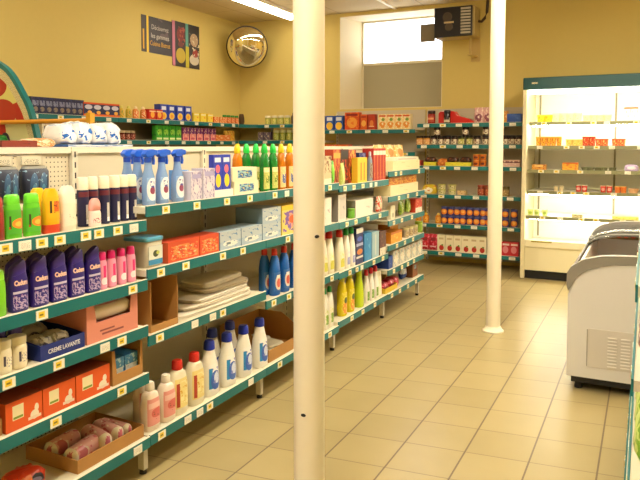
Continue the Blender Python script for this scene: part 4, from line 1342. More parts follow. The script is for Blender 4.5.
# corner and short back unit
z = 1.808
o = bottle('pickle_jar', 'jar', .13, .085, .085, mc('#b9bf5a', .15, trans=.2), mc('#ece2c4', .4), decal('#cfc66a', [('n', 4, .56, '#8a9a2c')]), n=2)
r_ = row(o, [(gx(p, BY + .14, z + .1), BY + .14, z + E_) for p in (268, 274.5, 281, 287.5)], 0, 'pale green jar with cream lid', 'on short corner bay top shelf', 'jar', 'pale green jars')
o = bottle('sauce_bottle', 'dish', .17, .07, .06, mc('#3a2a1c', .3), mc('#4a3a2a', .4), None, n=2)
row(o, [(gx(293.5, BY + .14, z + .1), BY + .14, z + E_)], 0, 'dark brown bottle by near column', 'on short corner bay top shelf', 'bottle')
z = 1.585
o = bottle('pickle_jar', 'jar', .15, .09, .09, mc('#a9b04a', .15, trans=.2), mc('#c9c88a', .4), decal('#b8b85a', [('n', 4, .54, '#6a8a2a')]), n=2)
row(o, [(gx(p, BY + .14, z + .1), BY + .14, z + E_) for p in (276.5, 283, 289.5, 296)], 0, 'tall yellow green jar', 'on short corner bay lower shelf', 'jar', 'tall green jars')
o = carton('box', .09, .08, .12, mc('#5a4a5c', .5), decal('#6a5a6c', [('n', 3, .55, '#c9b9a0')]))
row(o, [(gx(p, BY + .14, z + .1), BY + .14, z + E_) for p in (262, 268.5)], 0, 'small dull violet box', 'on short corner bay lower shelf', 'box', 'violet boxes')

# ================================================================== BACK WALL GOODS
def brow(proto, pxs, z, desc, where, cat, group=None, dep=.12, lift=0):
    Y = BY + .012 + dep / 2
    return row(proto, [(gx(p, Y, z + .06), Y, z + E_ + lift) for p in pxs], 0, desc, where, cat, group)


z = 1.718
WW = 'on shelf under the window'
PB = decal('#2a5ab8', [('e', .5, .3, .42, .26, '#f2c23a'), ('r', .15, .66, .85, .9, '#dfe6f2')])
o = carton('pasta_box', .115, .09, .195, mc('#2450a8', .5), PB)
brow(o, [322, 331, 340.2], z, 'blue pasta box with yellow picture', WW, 'box', 'blue pasta boxes')
OBX = decal('#d8501a', [('e', .5, .42, .36, .3, '#f0a03a'), ('n', 4, .56, '#e8782a'), ('r', .1, .8, .9, .92, '#8c1c14')])
o = carton('cereal_box', .205, .09, .235, mc('#c84418', .5), OBX)
brow(o, [353.3], z, 'big orange box between blue and narrow orange boxes', WW, 'box')
o = carton('cereal_box', .088, .09, .205, mc('#c84418', .5), decal('#d85a1e', [('e', .5, .42, .36, .2, '#f0b04a'), ('r', .1, .78, .9, .9, '#a82a18')]))
brow(o, [365], z, 'narrow orange box right of the big orange box', WW, 'box')
o = carton('cereal_box', .092, .09, .205, mc('#b02c18', .5), decal('#b8341c', [('e', .5, .42, .3, .2, '#e0803a'), ('r', .1, .2, .9, .26, '#f0c890')]))
brow(o, [372.8], z, 'narrow dark red box right of narrow orange box', WW, 'box')
YC = decal('#eecf90', [('e', .5, .32, .4, .2, '#e8943a'), ('n', 4, .56, '#f6ecc8'), ('e', .6, .66, .2, .1, '#7a9a3a'), ('r', .1, .84, .9, .94, '#d8582c')])
o = carton('biscuit_box', .112, .09, .20, mc('#ecd9a8', .5), YC)
brow(o, [383.5, 391.5, 399.5, 407.3], z, 'cream biscuit box with orange picture', WW, 'box', 'cream biscuit boxes')
z = 1.43
o = carton('flat_box', .19, .14, .10, mc('#c83a20', .5), decal('#d84a28', [('n', 4, .56, '#f0a050'), ('r', 0, .82, 1, 1, '#e8702c')]))
brow(o, [330, 343.8], z, 'flat orange red box', 'on second shelf under the window', 'box', 'flat orange red boxes')
o = carton('flat_box', .14, .14, .085, mc('#b02018', .5), decal('#b8241c', [('n', 4, .6, '#d8583c')]))
brow(o, [371, 381.5], z, 'flat crimson box', 'on second shelf under the window', 'box', 'flat crimson boxes')

WBK = 'on back wall bay'
z = 1.786
o = bottle('sauce_jar', 'jar', .165, .095, .09, mc('#9c2418', .25), mc('#3a1c14', .35), decal('#b83a24', [('r', .1, .4, .9, .7, '#e0a06a')]), n=2)
brow(o, [431.5], z, 'tall dark red jar alone at left', 'on back wall top shelf', 'jar')
b = MB().prism([(-.22, 0), (.24, 0), (.25, .012), (.16, .06), (.02, .10), (-.02, .155), (-.20, .155), (-.22, .13)], -.07, .07)
o = b.build('sweet_pack', mc('#d0201c', .3), bevel=.012)
brow(o, [457], z, 'large bright red wedge-shaped packet on top shelf', WBK, 'packet', dep=.29)
o = bottle('sauce_jar', 'jar', .165, .08, .075, mc('#2c1a1c', .25), mc('#1c1416', .35), decal('#c9b9a0', [('r', .1, .55, .9, 1, '#3a2a2c')]), n=2, lz=(.1, .45))
X_ = gx(447.5, BY + .06, z + .06)
row(o, [(X_, BY + .046, z + E_)], 0, 'dark jar with pale label before the red wedge packet', 'on top shelf', 'jar')
o = pouch('sweet_bag', .112, .07, .19, decal('#d8a8a4', [('e', .5, .35, .38, .25, '#8a4a5c'), ('n', 4, .56, '#f0d8cc')], .3))
brow(o, [479, 488.3], z, 'pink and mauve bag beside far column', 'on back wall top shelf', 'bag', 'pink and mauve bags')
o = carton('box', .05, .08, .14, mc('#d88a2c', .5), decal('#e0983a', [('n', 3, .56, '#f0c880')]))
brow(o, [505.8], z, 'thin orange carton beside blue box', 'on back wall top shelf', 'box')
o = carton('box', .165, .12, .105, mc('#1f4a9c', .5), decal('#2450a8', [('n', 3, .62, '#3a68bc')]))
brow(o, [515], z, 'plain blue box next to cold cabinet', 'on back wall top shelf', 'box', dep=.14)
z = 1.523
JR = bottle('jam_jar', 'jar', .115, .082, .082, mc('#3a1f1a', .2), mc('#1c1618', .35), decal('#e0d4b8', [('n', 4, .52, '#6a3a2c')]), lz=(.1, .6), n=2, lang=75)
JO = bottle('jam_jar', 'jar', .115, .088, .088, mc('#c8843a', .2), mc('#241a16', .35), decal('#e0a868', [('n', 4, .56, '#f0d8a8')]), lz=(.1, .6), n=2, lang=75)
JG = bottle('jam_jar', 'jar', .115, .082, .082, mc('#5a5a20', .2), mc('#1c1c16', .35), decal('#a9a84a', [('n', 4, .52, '#e8e0b0')]), lz=(.1, .6), n=2, lang=75)
for k, o in enumerate((JG, dup(JG))):
    px = (461.5, 469.5)[k]
    brow(o, [px], z, ('left', 'right')[k] + ' olive green jar with dark lid in the row of jars', WBK, 'jar', 'olive jars')
brow(JO, [419.7, 426.8], z, 'amber jar with dark lid at row start', 'on back wall bay', 'jar', 'amber jars')
up = [dup(JR) for _ in range(3)]
brow(JR, [434, 440.8, 447.5, 454.5, 477.3, 485.6, 505.5, 512, 518.5], z, 'dark jar with pale label', 'in the jar row on back wall bay', 'jar', 'dark jars row')
for k, (o, px) in enumerate(zip(up, (437.2, 465.5, 486))):
    brow(o, [px], z, ['leftmost', 'middle', 'rightmost'][k] + ' dark jar stacked on top of the jar row', WBK, 'jar', 'stacked upper jars', lift=.1165)
z = 1.258
WT = 'on third back wall shelf'
TR = carton('food_tray', .155, .12, .05, mc('#d8cf2a', .5), decal('#e0d83a', [('n', 4, .62, '#a8b02c')]))
trs = brow(TR, [431, 453, 465.5], z, 'low yellow green tray', WT, 'tray', 'yellow green trays', dep=.14)
trs[0].scale = (1, 1, 1)
DK = lump('chocolate_pack', .14, .11, .062, decal('#3a2018', [('n', 4, .56, '#8a4a24')], .3), .003)
row(DK, [(t.location.x, t.location.y, z + E_ + .0513) for t in trs], 0, 'dark brown packet heaped in the yellow green trays', WBK, 'packet', 'dark packets in trays')
o = lump('sweet_pack', .13, .11, .095, decal('#c86a24', [('n', 4, .54, '#e8a04a')], .3), .004)
brow(o, [443.2], z, 'orange packet between the yellow green trays', WT, 'packet', dep=.14)
o = bottle('dessert_pot', 'tub', .075, .082, .082, mc('#c8581c', .35), mc('#e8a84a', .35), decal('#d87a2a', [('e', .5, .5, .3, .3, '#6a1c14')]), n=2, lz=(.15, .8))
up = dup(o)
bt = brow(o, [476.3, 483.2], z, 'lower orange dessert pot', WT, 'pot', 'lower orange pots')
row(up, [(t.location.x, t.location.y, t.location.z + .0765) for t in bt[:1]] , 0, 'upper left orange dessert pot stacked', WT, 'pot')
up = dup(o)
row(up, [(t.location.x, t.location.y, t.location.z + .0765) for t in bt[1:]], 0, 'upper right orange dessert pot stacked', WT, 'pot')
o = carton('dessert_box', .115, .12, .085, mc('#e0b4a0', .5), decal('#e8c0b0', [('r', 0, .6, 1, .82, '#6a2c34'), ('n', 4, .58, '#f2dcc8')]))
brow(o, [507, 515.8], z, 'pale pink box with dark stripe', WT, 'box', 'pale pink boxes', dep=.13)
o = carton('dessert_box', .06, .12, .07, mc('#b02824', .5), decal('#b83030', [('n', 4, .58, '#e08a6a')]))
brow(o, [420], z, 'small red box at left end', WT, 'box', dep=.13)
z = .904
WF = 'on fourth back wall shelf'
o = lump('sweet_bag', .19, .13, .12, decal('#d8bc34', [('e', .5, .4, .3, .3, '#f2ecd0'), ('n', 4, .6, '#d8802c')], .3), .005)
brow(o, [429.8], z, 'plump yellow bag', WF, 'bag', dep=.16)
o = bottle('yogurt_pot', 'tub', .062, .1, .09, mc('#d8cf9a', .4), mc('#b8b84a', .35), decal('#e0d8a8', [('n', 4, .54, '#8a8a2c')]), n=2.2, lz=(.1, .8))
up = [dup(o), dup(o)]
bt = brow(o, [442, 452.4], z, 'lower cream and green pot', WF, 'pot', 'lower cream pots', dep=.12)
for k, u in enumerate(up):
    row(u, [(bt[k].location.x, bt[k].location.y, bt[k].location.z + .0635)], 0, ('left', 'right')[k] + ' upper cream and green pot stacked', WF, 'pot', None)
o = carton('dessert_box', .1, .1, .055, mc('#c9b07a', .5), decal('#d8bc84', [('n', 4, .56, '#b8803a')]))
brow(o, [462.5], z, 'low tan box beside stacked cream pots', WF, 'box', dep=.12)
o = bottle('dessert_pot', 'jar', .13, .085, .085, mc('#7a2c1c', .3), mc('#8a3a24', .35), decal('#a84a2c', [('n', 4, .56, '#d89a6a')]), n=2)
brow(o, [481, 488], z, 'brown red jar left of far column', WF, 'jar', 'brown red jars')
o = bottle('dessert_pot', 'jar', .12, .085, .085, mc('#7a6434', .3), mc('#6a5a30', .35), decal('#9a8044', [('n', 4, .56, '#c9b07a')]), n=2)
brow(o, [506], z, 'tan jar right of far column', WF, 'jar')
z = .536
WV = 'on fifth back wall shelf'
CN = decal('#3a3470', [('e', .5, .42, .36, .34, '#e8842a'), ('r', 0, .84, 1, 1, '#4c5a9c'), ('e', .5, .48, .2, .18, '#f4b04a')])
o = bottle('drink_can', 'tin', .108, .084, .084, mc('#3a3470', .3), mc('#c9c9c4', .3, .8), CN, lz=(.04, .96), lang=88, n=2)
pxs = [444.5, 451, 457.3, 463.3, 470, 476.7, 483.3, 489, 505.5, 514.2]
up = dup(o)
lo = brow(o, pxs, z, 'purple tin with orange fruit, lower row', WV, 'tin', 'lower row of purple tins')
row(up, [(t.location.x, t.location.y, t.location.z + .1095) for t in lo[0:]], 0, 'purple tin with orange fruit, upper row', WV, 'tin', 'upper row of purple tins')
o = bottle('juice_bottle', 'dish', .13, .075, .07, mc('#d8862a', .25), mc('#e0b83a', .35), decal('#e8a83a', [('n', 4, .56, '#c8501c')]), n=2)
brow(o, [418.5, 426, 438.3], z, 'small orange bottle beside purple tins', WV, 'bottle', 'small orange bottles')
z = .191
WX = 'on bottom back wall shelf'
o = pouch('rice_bag', .11, .08, .205, decal('#c81f38', [('n', 4, .56, '#e8788a'), ('r', .2, .6, .8, .8, '#8c1424'), ('r', .15, .2, .85, .28, '#f0c4c8')], .35))
brow(o, [425.5, 433.8], z, 'red bag', WX, 'bag', 'red bags bottom shelf')
MK = decal('#ece2c0', [('e', .55, .22, .3, .17, '#b82a20'), ('e', .65, .38, .12, .06, '#6a8a2c'), ('r', .2, .72, .8, .84, '#c9b48a')])
o = carton('juice_carton', .098, .085, .205, mc('#ece2c0', .5), MK)
brow(o, [442, 450.2, 458.3, 466.5, 474.5, 482.6], z, 'cream carton with red fruit', WX, 'carton', 'cream fruit cartons')
o = carton('biscuit_box', .098, .085, .165, mc('#c81f30', .5), decal('#d02838', [('e', .45, .45, .34, .26, '#e88a92'), ('r', .1, .76, .9, .9, '#f0d8d0')]))
brow(o, [506.5, 514.8], z, 'red box near the cold cabinet', WX, 'box', 'red boxes bottom shelf')

# ================================================================== COLD CABINET
FX0, FX1, FY, FB = -1.27, .75, 7.70, 8.40
r = empty('refrigerated_cabinet'); r.location = (FX0, FY, 0)
FW = FX1 - FX0
INN = mc('#f4f2e4', .45)
CREAM = mc('#efe6c0', .4)
MB().box(0, .0, .004, .045, FB - FY, 2.20).build('side_panel', CREAM, r, bevel=.006)
MB().box(FW - .045, .0, .004, FW, FB - FY, 2.20).build('side_panel', CREAM, r, bevel=.006)
MB().box(.045, FB - FY - .05, .10, FW - .045, FB - FY, 2.14).build('back_panel', INN, r)
MB().box(.0, -.01, 2.14, FW, FB - FY, 2.274).build('header', TEALD, r, bevel=.008)
MB().box(.09, -.0125, 2.20, .16, -.0101, 2.222).build('name_plate', decal('#06484c', [('n', 18, .45, '#e8dcae', .05, .1, .95, .9)]), r)
MB().box(.045, .02, 2.135, FW - .045, FB - FY - .05, 2.139).build('canopy', INN, r)
MB().loft([(.05, .019, .019), (FW - .05, .019, .019)], 2, 14, M=Matrix.Translation((0, .05, 2.112)) @ Matrix.Rotation(R90, 4, 'Y')).build('light_tube', emit('#fff8e2', 30), r)
for x in (.09, .925, 1.76):
    MB().box(x, FB - FY - .063, .42, x + .02, FB - FY - .0505, 2.12).build('upright', mc('#8a8266', .4, .3), r)
MB().box(.045, .015, .10, FW - .045, .06, .367).build('base_panel', CREAM, r, bevel=.006)
MB().box(.02, .05, .0015, FW - .02, .40, .099).build('kick_plate', BLACK, r)
MB().box(.045, .0605, .37, FW - .045, FB - FY - .051, .40).build('bottom_deck', INN, r)
MB().box(.045, -.005, .367, FW - .045, .058, .45).build('front_bumper', mc('#f4eccb', .3), r, bevel=.01)
MB().box(.12, -.0075, .425, .34, -.0052, .443).build('vent_grille', decal('#d8c86a', [('n', 30, .5, '#6a5a1c', 0, .1, 1, .9)]), r)
FZ = [1.78, 1.511, 1.241, 1.004, .72]
FDEP = [.16, .10, .06, .05, .02]       # set-back of each shelf edge from the front
rr = random.Random(5)
for z, sb in zip(FZ, FDEP):
    s = MB().box(.05, sb + .004, z - .02, FW - .05, FB - FY - .07, z).build('shelf', INN, r)
    MB().box(.05, sb - .006, z - .036, FW - .05, sb + .003, z + .004).build('price_rail', mc('#8a8a64', .4), s)
    if z > 1.6:
        pass
    x = .16 + rr.uniform(0, .08)
    while x < FW - .1:
        t = MB().box(-.03, sb - .009, z - .033, .03, sb - .0065, z + .001).build('price_tag', TAGW if rr.random() < .6 else TAGY, s)
        t.location = (x, 0, 0)
        x += rr.uniform(.13, .3)
for sb, z in ((.16, 1.726), (.05, .95), (.05, .667)):
    if 1:
        MB().loft([(.08, .011, .011), (FW - .08, .011, .011)], 2, 12, M=Matrix.Translation((0, sb + .04, z + .018)) @ Matrix.Rotation(R90, 4, 'Y')).build('light_tube', emit('#fff8e2', 55), r)
tag(r, 'tall cream refrigerated open cabinet with teal header and lit white interior', 'fridge')


def frow(proto, pxs, k, desc, where, cat, group=None, back=.07):
    Y = FY + FDEP[k] + back
    z = FZ[k]
    return row(proto, [(gx(p, Y, z + .05), Y, z + E_) for p in pxs], 0, desc, where, cat, group)


FS = ['on cold cabinet top shelf', 'on cold cabinet second shelf', 'on cold cabinet third shelf', 'on cold cabinet fourth shelf', 'on cold cabinet lowest shelf']
pot = lambda h, w, c, lid, lab: bottle('yogurt_pot', 'tub', h, w, w * .9, mc(c, .4), mc(lid, .35), lab, n=2.2, lz=(.1, .8))
o = pot(.085, .094, '#e8d83a', '#f0e040', decal('#e8d22a', [('n', 4, .55, '#c8a81c')])); frow(o, [541.3, 548.5], 0, 'bright yellow pot', FS[0], 'pot', 'yellow pots')
o = pot(.10, .09, '#f2ecb8', '#f6f0c8', decal('#f4ecb0', [('n', 4, .6, '#e8dc8a')])); frow(o, [556.5, 563.5, 570.5, 577.5], 0, 'pale cream pot', FS[0], 'pot', 'pale cream pots')
o = pot(.075, .09, '#f2e8b0', '#f4ecc0', decal('#f0e4a8', [('n', 4, .6, '#e0d080')])); frow(o, [587, 593.5, 600.5, 607.5], 0, 'low cream pot', FS[0], 'pot', 'low cream pots')
o = pot(.15, .078, '#f4ecd8', '#e8602c', decal('#f6eedc', [('n', 4, .62, '#e8a06a')])); frow(o, [627.8, 634], 0, 'white pot with orange lid', FS[0], 'pot', 'orange lidded pots', back=.09)
o = pot(.105, .062, '#d8962a', '#e0a83a', decal('#e8a832', [('n', 4, .52, '#b85a1c')])); frow(o, [538.5, 543.5, 548.5, 553.5, 559], 1, 'amber pot', FS[1], 'pot', 'amber pots')
o = pot(.075, .07, '#e8cf6a', '#f0dc80', decal('#e8d070', [('n', 4, .56, '#d8a83a')])); frow(o, [569, 574.8, 580], 1, 'pale yellow pot', FS[1], 'pot', 'pale yellow pots')
o = pot(.105, .075, '#b8301c', '#c8442c', decal('#c23a22', [('n', 4, .54, '#e8a060')])); frow(o, [585.8, 592], 1, 'deep red pot', FS[1], 'pot', 'deep red pots')
o = pot(.08, .075, '#d8502c', '#e0703a', decal('#d8582c', [('n', 4, .54, '#f0c070')])); frow(o, [599, 605, 615.5, 622], 1, 'orange red pot', FS[1], 'pot', 'orange red pots')
o = carton('butter_box', .15, .1, .06, mc('#c88a2c', .4), decal('#d89a3a', [('n', 4, .55, '#a8501c'), ('r', .2, .6, .8, .85, '#f0d890')])); frow(o, [539.5], 2, 'amber flat box at left end', FS[2], 'box')
o = carton('cheese_box', .165, .1, .085, mc('#d8a02a', .4), decal('#e0ac30', [('n', 4, .54, '#d8702c'), ('r', 0, .84, 1, 1, '#c85a1c')])); frow(o, [570.5], 2, 'golden box in middle', FS[2], 'box')
o = pot(.035, .08, '#5a5a3a', '#7a7a4a', None); frow(o, [585, 590.5, 598, 604, 612.5], 2, 'low dark olive pot', FS[2], 'pot', 'olive pots')
o = lump('cheese_pack', .14, .1, .07, decal('#c0aad0', [('e', .5, .5, .3, .25, '#efe6ee')], .3), .003); frow(o, [631.5], 2, 'lilac oval packet at right', FS[2], 'packet')
o = pot(.06, .05, '#d8c8a0', '#a89a7a', None); frow(o, [556, 561.3], 3, 'tiny beige pot', FS[3], 'pot', 'tiny beige pots')
o = pot(.075, .06, '#c8342a', '#e8d8c0', decal('#d04030', [('e', .5, .5, .3, .3, '#f0c0b0')])); frow(o, [578.5, 584.5], 3, 'small red pot left pair', FS[3], 'pot', 'red pots left pair')
o = pot(.075, .06, '#c8342a', '#f0d0b0', decal('#d04030', [('e', .5, .5, .3, .3, '#f0b0a0')])); frow(o, [603.2, 609.5], 3, 'small red pot right pair', FS[3], 'pot', 'red pots right pair')
o = pot(.07, .062, '#d8742c', '#f0c070', None); frow(o, [617.7, 623.5], 3, 'small orange pot', FS[3], 'pot', 'small orange pots')
o = pot(.05, .1, '#d8a87a', '#e0b890', None); frow(o, [633.5], 3, 'tan pot at right end', FS[3], 'pot')
o = pot(.07, .065, '#d8e08a', '#e4e8a0', decal('#dce69a', [('e', .5, .5, .3, .3, '#a8c84a')])); frow(o, [530.5, 537, 544.8], 4, 'pale green pot', FS[4], 'pot', 'pale green pots')
o = carton('butter_box', .11, .09, .035, mc('#d8d0a0', .4), decal('#c8c090', [('n', 4, .54, '#a89a5a')])); frow(o, [577.5], 4, 'flat cream box in middle', FS[4], 'box')
o = carton('butter_box', .13, .09, .03, mc('#e0c860', .4), decal('#e8d070', [('n', 4, .56, '#c8a83a')])); frow(o, [619, 632], 4, 'flat yellow box', FS[4], 'box', 'flat yellow boxes')

# ================================================================== CHEST FREEZER
ZY0, ZY1 = 4.29, 6.33
r = empty('chest_freezer'); r.location = (-.42, ZY0, 0)
FRW = mc('#e4e1dc', .4)
GRY = mc('#8f8a80', .4)
PR = [(-.004, .735), (.018, .772), (.054, .800), (.098, .825), (.182, .848), (.26, .856), (.371, .860), (.60, .864), (.84, .866)]   # top profile, x from the aisle side
PI_ = [(.028, .66), (.05, .705), (.085, .738), (.12, .760), (.19, .785), (.26, .800), (.371, .807), (.60, .811), (.81, .813)]
LEN = ZY1 - ZY0
# end walls: white plate with grey rounded rim above
for y in (0, LEN - .05):
    b = MB().prism([(.005, .09), (.84, .09), (.84, .813)] + [(x, z_) for x, z_ in PI_[::-1]] + [(.004, .60)], y, y + .05)
    e = b.build('end_panel', FRW, r)
    rim = MB()
    low = [(.004, .62)] + PI_[:-1] + [(.84, .813)]
    hi = [(-.006, .66)] + PR
    for (xa, za), (xb, zb), (xc, zc), (xd, zd) in zip(low, low[1:], hi[1:], hi):
        rim.prism([(xa, za), (xb, zb), (xc, zc), (xd, zd)], y - .006, y + .056)
    ro = rim.build('rim', GRY, e)
# aisle side wall, far side wall, floor of the chest
MB().box(.005, .0505, .09, .030, LEN - .0505, .69).build('side_wall', FRW, r)
MB().box(.0305, .0505, .1605, .048, LEN - .0505, .733).build('liner', mc('#f6f2e8', .3), r)
MB().box(.80, .0505, .09, .84, LEN - .0505, .80).build('side_wall', FRW, r)
MB().box(.0505, .0505, .12, .799, LEN - .0505, .16).build('chest_floor', mc('#ece8dc', .4), r)
MB().box(.002, .051, .6905, .02, LEN - .051, .738).build('side_rail', mc('#6a6258', .4), r, bevel=.006)
# curved glass lids with frames
GLS = mc('#f4f8f4', .03, trans=.95)
for k, (ya, yb, dz) in enumerate(((LEN * .60, LEN - .08, -.012), (LEN * .64, LEN - .06, -.030))):
    prof = [(x, z_ - .012 + dz) for x, z_ in PR[1:]]
    g = MB()
    for (xa, za), (xb, zb) in zip(prof, prof[1:]):
        g.face([(xa, ya, za), (xb, ya, zb), (xb, yb, zb), (xa, yb, za)])
    go = g.build('glass_lid', GLS, r, smooth=60)
    so = go.modifiers.new('thick', 'SOLIDIFY'); so.thickness = .005; so.offset = -1
    for yy_ in (ya, yb - .016):
        fr = MB()
        for (xa, za), (xb, zb) in zip(prof, prof[1:]):
            fr.face([(xa, yy_, za + .002), (xb, yy_, zb + .002), (xb, yy_ + .016, zb + .002), (xa, yy_ + .016, za + .002)])
        fo = fr.build('lid_frame', GRY, go)
        so = fo.modifiers.new('thick', 'SOLIDIFY'); so.thickness = .006; so.offset = 1
    MB().box(prof[0][0] - .005, ya + .2, prof[0][1] - .008, prof[0][0] + .02, ya + .36, prof[0][1] + .02).build('handle', mc('#6f6a62', .4), go)
# vent plate and louvres on the near end
MB().box(.125, -.0035, .16, .83, -.0002, .40).build('vent_plate', mc('#d6d0c6', .4), r, bevel=.002)
MB().box(.118, -.0045, .165, .124, -.0002, .395).build('plate_edge', mc('#a8a298', .4), r)
for cx_ in (.262, .335, .408, .481):
    for k in range(10):
        zz = .175 + k * .0195
        MB().prism([(cx_ - .026, zz), (cx_ + .026, zz), (cx_ + .026, zz + .008), (cx_ - .026, zz + .008)], -.0095, -.0036).build('louvre', mc('#efeae2', .4), r, bevel=.002)
MB().box(.03, .03, .045, .82, LEN - .03, .089).build('base', BLACK, r)
for x in (.05, .76):
    for y in (.05, LEN - .09):
        MB().loft([(.001, .024, .024), (.0445, .02, .02)], 2, 14, cx=x + .02, cy=y + .02).build('foot', BLACK, r)
MB().box(.10, LEN - .0545, .70, .80, LEN - .0505, .755).build('sticker_strip', decal('#8f7a4c', [('e', .17, .5, .028, .3, '#e0602c'), ('e', .25, .5, .028, .3, '#e0602c'), ('e', .33, .5, .028, .3, '#e0602c')]), r)
tag(r, 'white chest freezer with grey rounded rim and curved glass lids beside aisle', 'freezer')
IC = [('#d8c23a', '#7a9a2c', 'yellow and green'), ('#c8d0dc', '#3a5a9c', 'pale blue'), ('#d87a3a', '#f0d8a0', 'orange'), ('#b8b0c8', '#6a4a8c', 'mauve'), ('#d0483a', '#f0e0d0', 'red'), ('#cfc08a', '#8a6a3a', 'tan')]
for k, (c1, c2, nm) in enumerate(IC):
    o = carton('ice_cream_box', .2, .24, .53, mc(c1, .4), decal(c1, [('n', 3, .54, c2), ('r', .2, .55, .8, .8, '#f2ead8')]), None, decal(c1, [('n', 3, .52, c2)]))
    o.location = (-.42 + (.68 if k % 2 else .47), ZY0 + .95 + .3 * (k // 2), .1612)
    tag(o, nm + ' ice cream box inside the glass topped chest freezer', 'box', 'ice cream boxes')

# ================================================================== RIGHT HAND SHELVING (seen edge on)
RY0, RY1 = 1.95, 3.95
r = empty('gondola_shelving_bay'); r.location = (-.045, RY1, 0); r.rotation_euler = (0, 0, -R90)
RW = RY1 - RY0
MB().box(.004, .46, .05, RW - .004, .475, 1.45).build('back_panel', PANELM, r)
for z, sb in ((.17, 0.0), (.55, .022), (.88, .026), (1.14, .030)):
    s = MB().box(.003, sb + .003, z - .03, RW - .003, .455, z).build('shelf', SHELFM, r)
    MB().box(.002, sb - .004, z - .044, RW - .002, sb + .0025, z + .004).build('price_rail', TEAL, s)
    for k in range(8):
        t = MB().box(-.026, sb - .0065, z - .04, .026, sb - .0042, z - .005).build('price_tag', TAGY if k % 2 else TAGW, s)
        t.location = (.12 + .25 * k, 0, 0)
for x in (.06, RW - .06):
    MB().box(x - .014, .05, .0015, x + .014, .44, .139).build('base_foot', POSTM, r)
tag(r, 'right hand shelving run seen edge on at right photo border', 'shelving')
RG = [(.17, [('#8fb83a', '#e8e4c0', 'green and white', .2), ('#e6e0c8', '#9ab85a', 'cream', .23), ('#a8c45a', '#f0ecd8', 'pale green', .22)]),
      (.55, [('#e4dcc4', '#c88a8a', 'cream and pink', .22), ('#d8d4cc', '#8a7a9c', 'pale grey', .24), ('#7fae2c', '#c9dc7a', 'leaf green', .2)]),
      (.88, [('#d0c8d0', '#7a5a8c', 'mauve grey', .18), ('#e0d8c0', '#b0a07a', 'ivory', .18), ('#d8cfc8', '#a06a6a', 'rose grey', .18)]),
      (1.14, [('#d8742c', '#f0c45a', 'orange', .16), ('#c8452a', '#f0d8b0', 'brick red', .17), ('#d8b83a', '#7a5a2c', 'golden', .15)])]
nmr = {.17: 'bottom', .55: 'second', .88: 'third', 1.14: 'top'}
for z, its in RG:
    sb = {.17: 0, .55: .022, .88: .026, 1.14: .030}[z]
    for k, (c1, c2, nm, h) in enumerate(its):
        for q in range(3):
            y = RY1 - .1 - (k * 3 + q) * .205
            o = pouch('refill_pouch', .17, .1, h, decal(c1, [('n', 4, .54, c2), ('e', .5, .5, .3, .25, c2)], .35), .002) if q == 0 else dup(o)
            o.location = (-.045 + sb + .058, y, z + E_); o.rotation_euler = (0, 0, -R90)
            tag(o, '%s pouch, %s from far end of its colour, right hand %s shelf' % (nm, ORD[q], nmr[z]), 'pouch', nm + ' pouches on right shelving')

# ================================================================== PRODUCE STAND BEHIND THE SHELVING
r = empty('display_stand'); r.location = (-4.45, 3.30, 0)
ARCP = [(.61, 1.50), (.60, 1.555), (.53, 1.77), (.45, 1.90), (.333, 2.047), (.21, 2.125), (.08, 2.165), (-.08, 2.165), (-.21, 2.125), (-.333, 2.047), (-.45, 1.90), (-.53, 1.77), (-.60, 1.555), (-.61, 1.50)]
_P = []
for i in range(len(ARCP) - 1):
    p0, p1, p2, p3 = (Vector(ARCP[max(0, min(len(ARCP) - 1, j))]) for j in (i - 1, i, i + 1, i + 2))
    for t in (0, .25, .5, .75):
        q = .5 * (2 * p1 + (p2 - p0) * t + (2 * p0 - 5 * p1 + 4 * p2 - p3) * t * t + (3 * p1 - p0 - 3 * p2 + p3) * t ** 3)
        _P.append((q.x, q.y))
ARCP = _P + [ARCP[-1]]
fr = MB()
inn = [(x * .95, 1.5 + (z_ - 1.5) * .95) for x, z_ in ARCP]
for (xa, za), (xb, zb), (xc, zc), (xd, zd) in zip(ARCP, ARCP[1:], inn[1:], inn):
    fr.prism([(xa, za), (xb, zb), (xc, zc), (xd, zd)], -.02, .02)
fr.build('arch_frame', TEAL, r)
wg = MB()
in2 = [(x * .84, 1.5 + (z_ - 1.5) * .84) for x, z_ in ARCP]
for (xa, za), (xb, zb), (xc, zc), (xd, zd) in zip(inn, inn[1:], in2[1:], in2):
    wg.prism([(xa, za), (xb, zb), (xc, zc), (xd, zd)], -.008, .008)
wg.build('arch_border', decal('#d8cc9a', [('n', 16, .58, '#8a7a4a')]), r)
FRU = decal('#b8a678', [('e', .93, .52, .10, .22, '#a8201c'), ('e', .80, .72, .13, .16, '#d8d07a'), ('e', .64, .80, .13, .15, '#a8241c'), ('e', .72, .45, .14, .18, '#a8281e'), ('e', .86, .18, .16, .17, '#d8d69a'),
                        ('e', .62, .22, .13, .20, '#b8201c'), ('e', .45, .5, .15, .24, '#d0c860'), ('e', .3, .3, .15, .25, '#c82a20'), ('e', .2, .6, .14, .2, '#d8cf7a'), ('e', .45, .15, .12, .15, '#e0d8a0'), ('e', .74, .08, .05, .12, '#1f2440')])
MB().prism([(x, z_) for x, z_ in in2][::-1], -.004, .004).build('picture_panel', FRU, r)
b = MB().tube([(-.60, -.035, 1.685), (1.12, -.035, 1.685)], .016, 10)
b.build('rail', mc('#d8962a', .4), r)
MB().box(1.10, -.055, 1.60, 1.14, -.015, 1.735).build('rail_bracket', mc('#d8a02a', .4), r)
for x in (-.58, .58):
    MB().box(x - .02, -.015, .0015, x + .02, .0195 - .005, 1.499).build('post', TEAL, r)
MB().box(1.105, -.05, .0015, 1.135, -.02, 1.5995).build('post', TEAL, r)
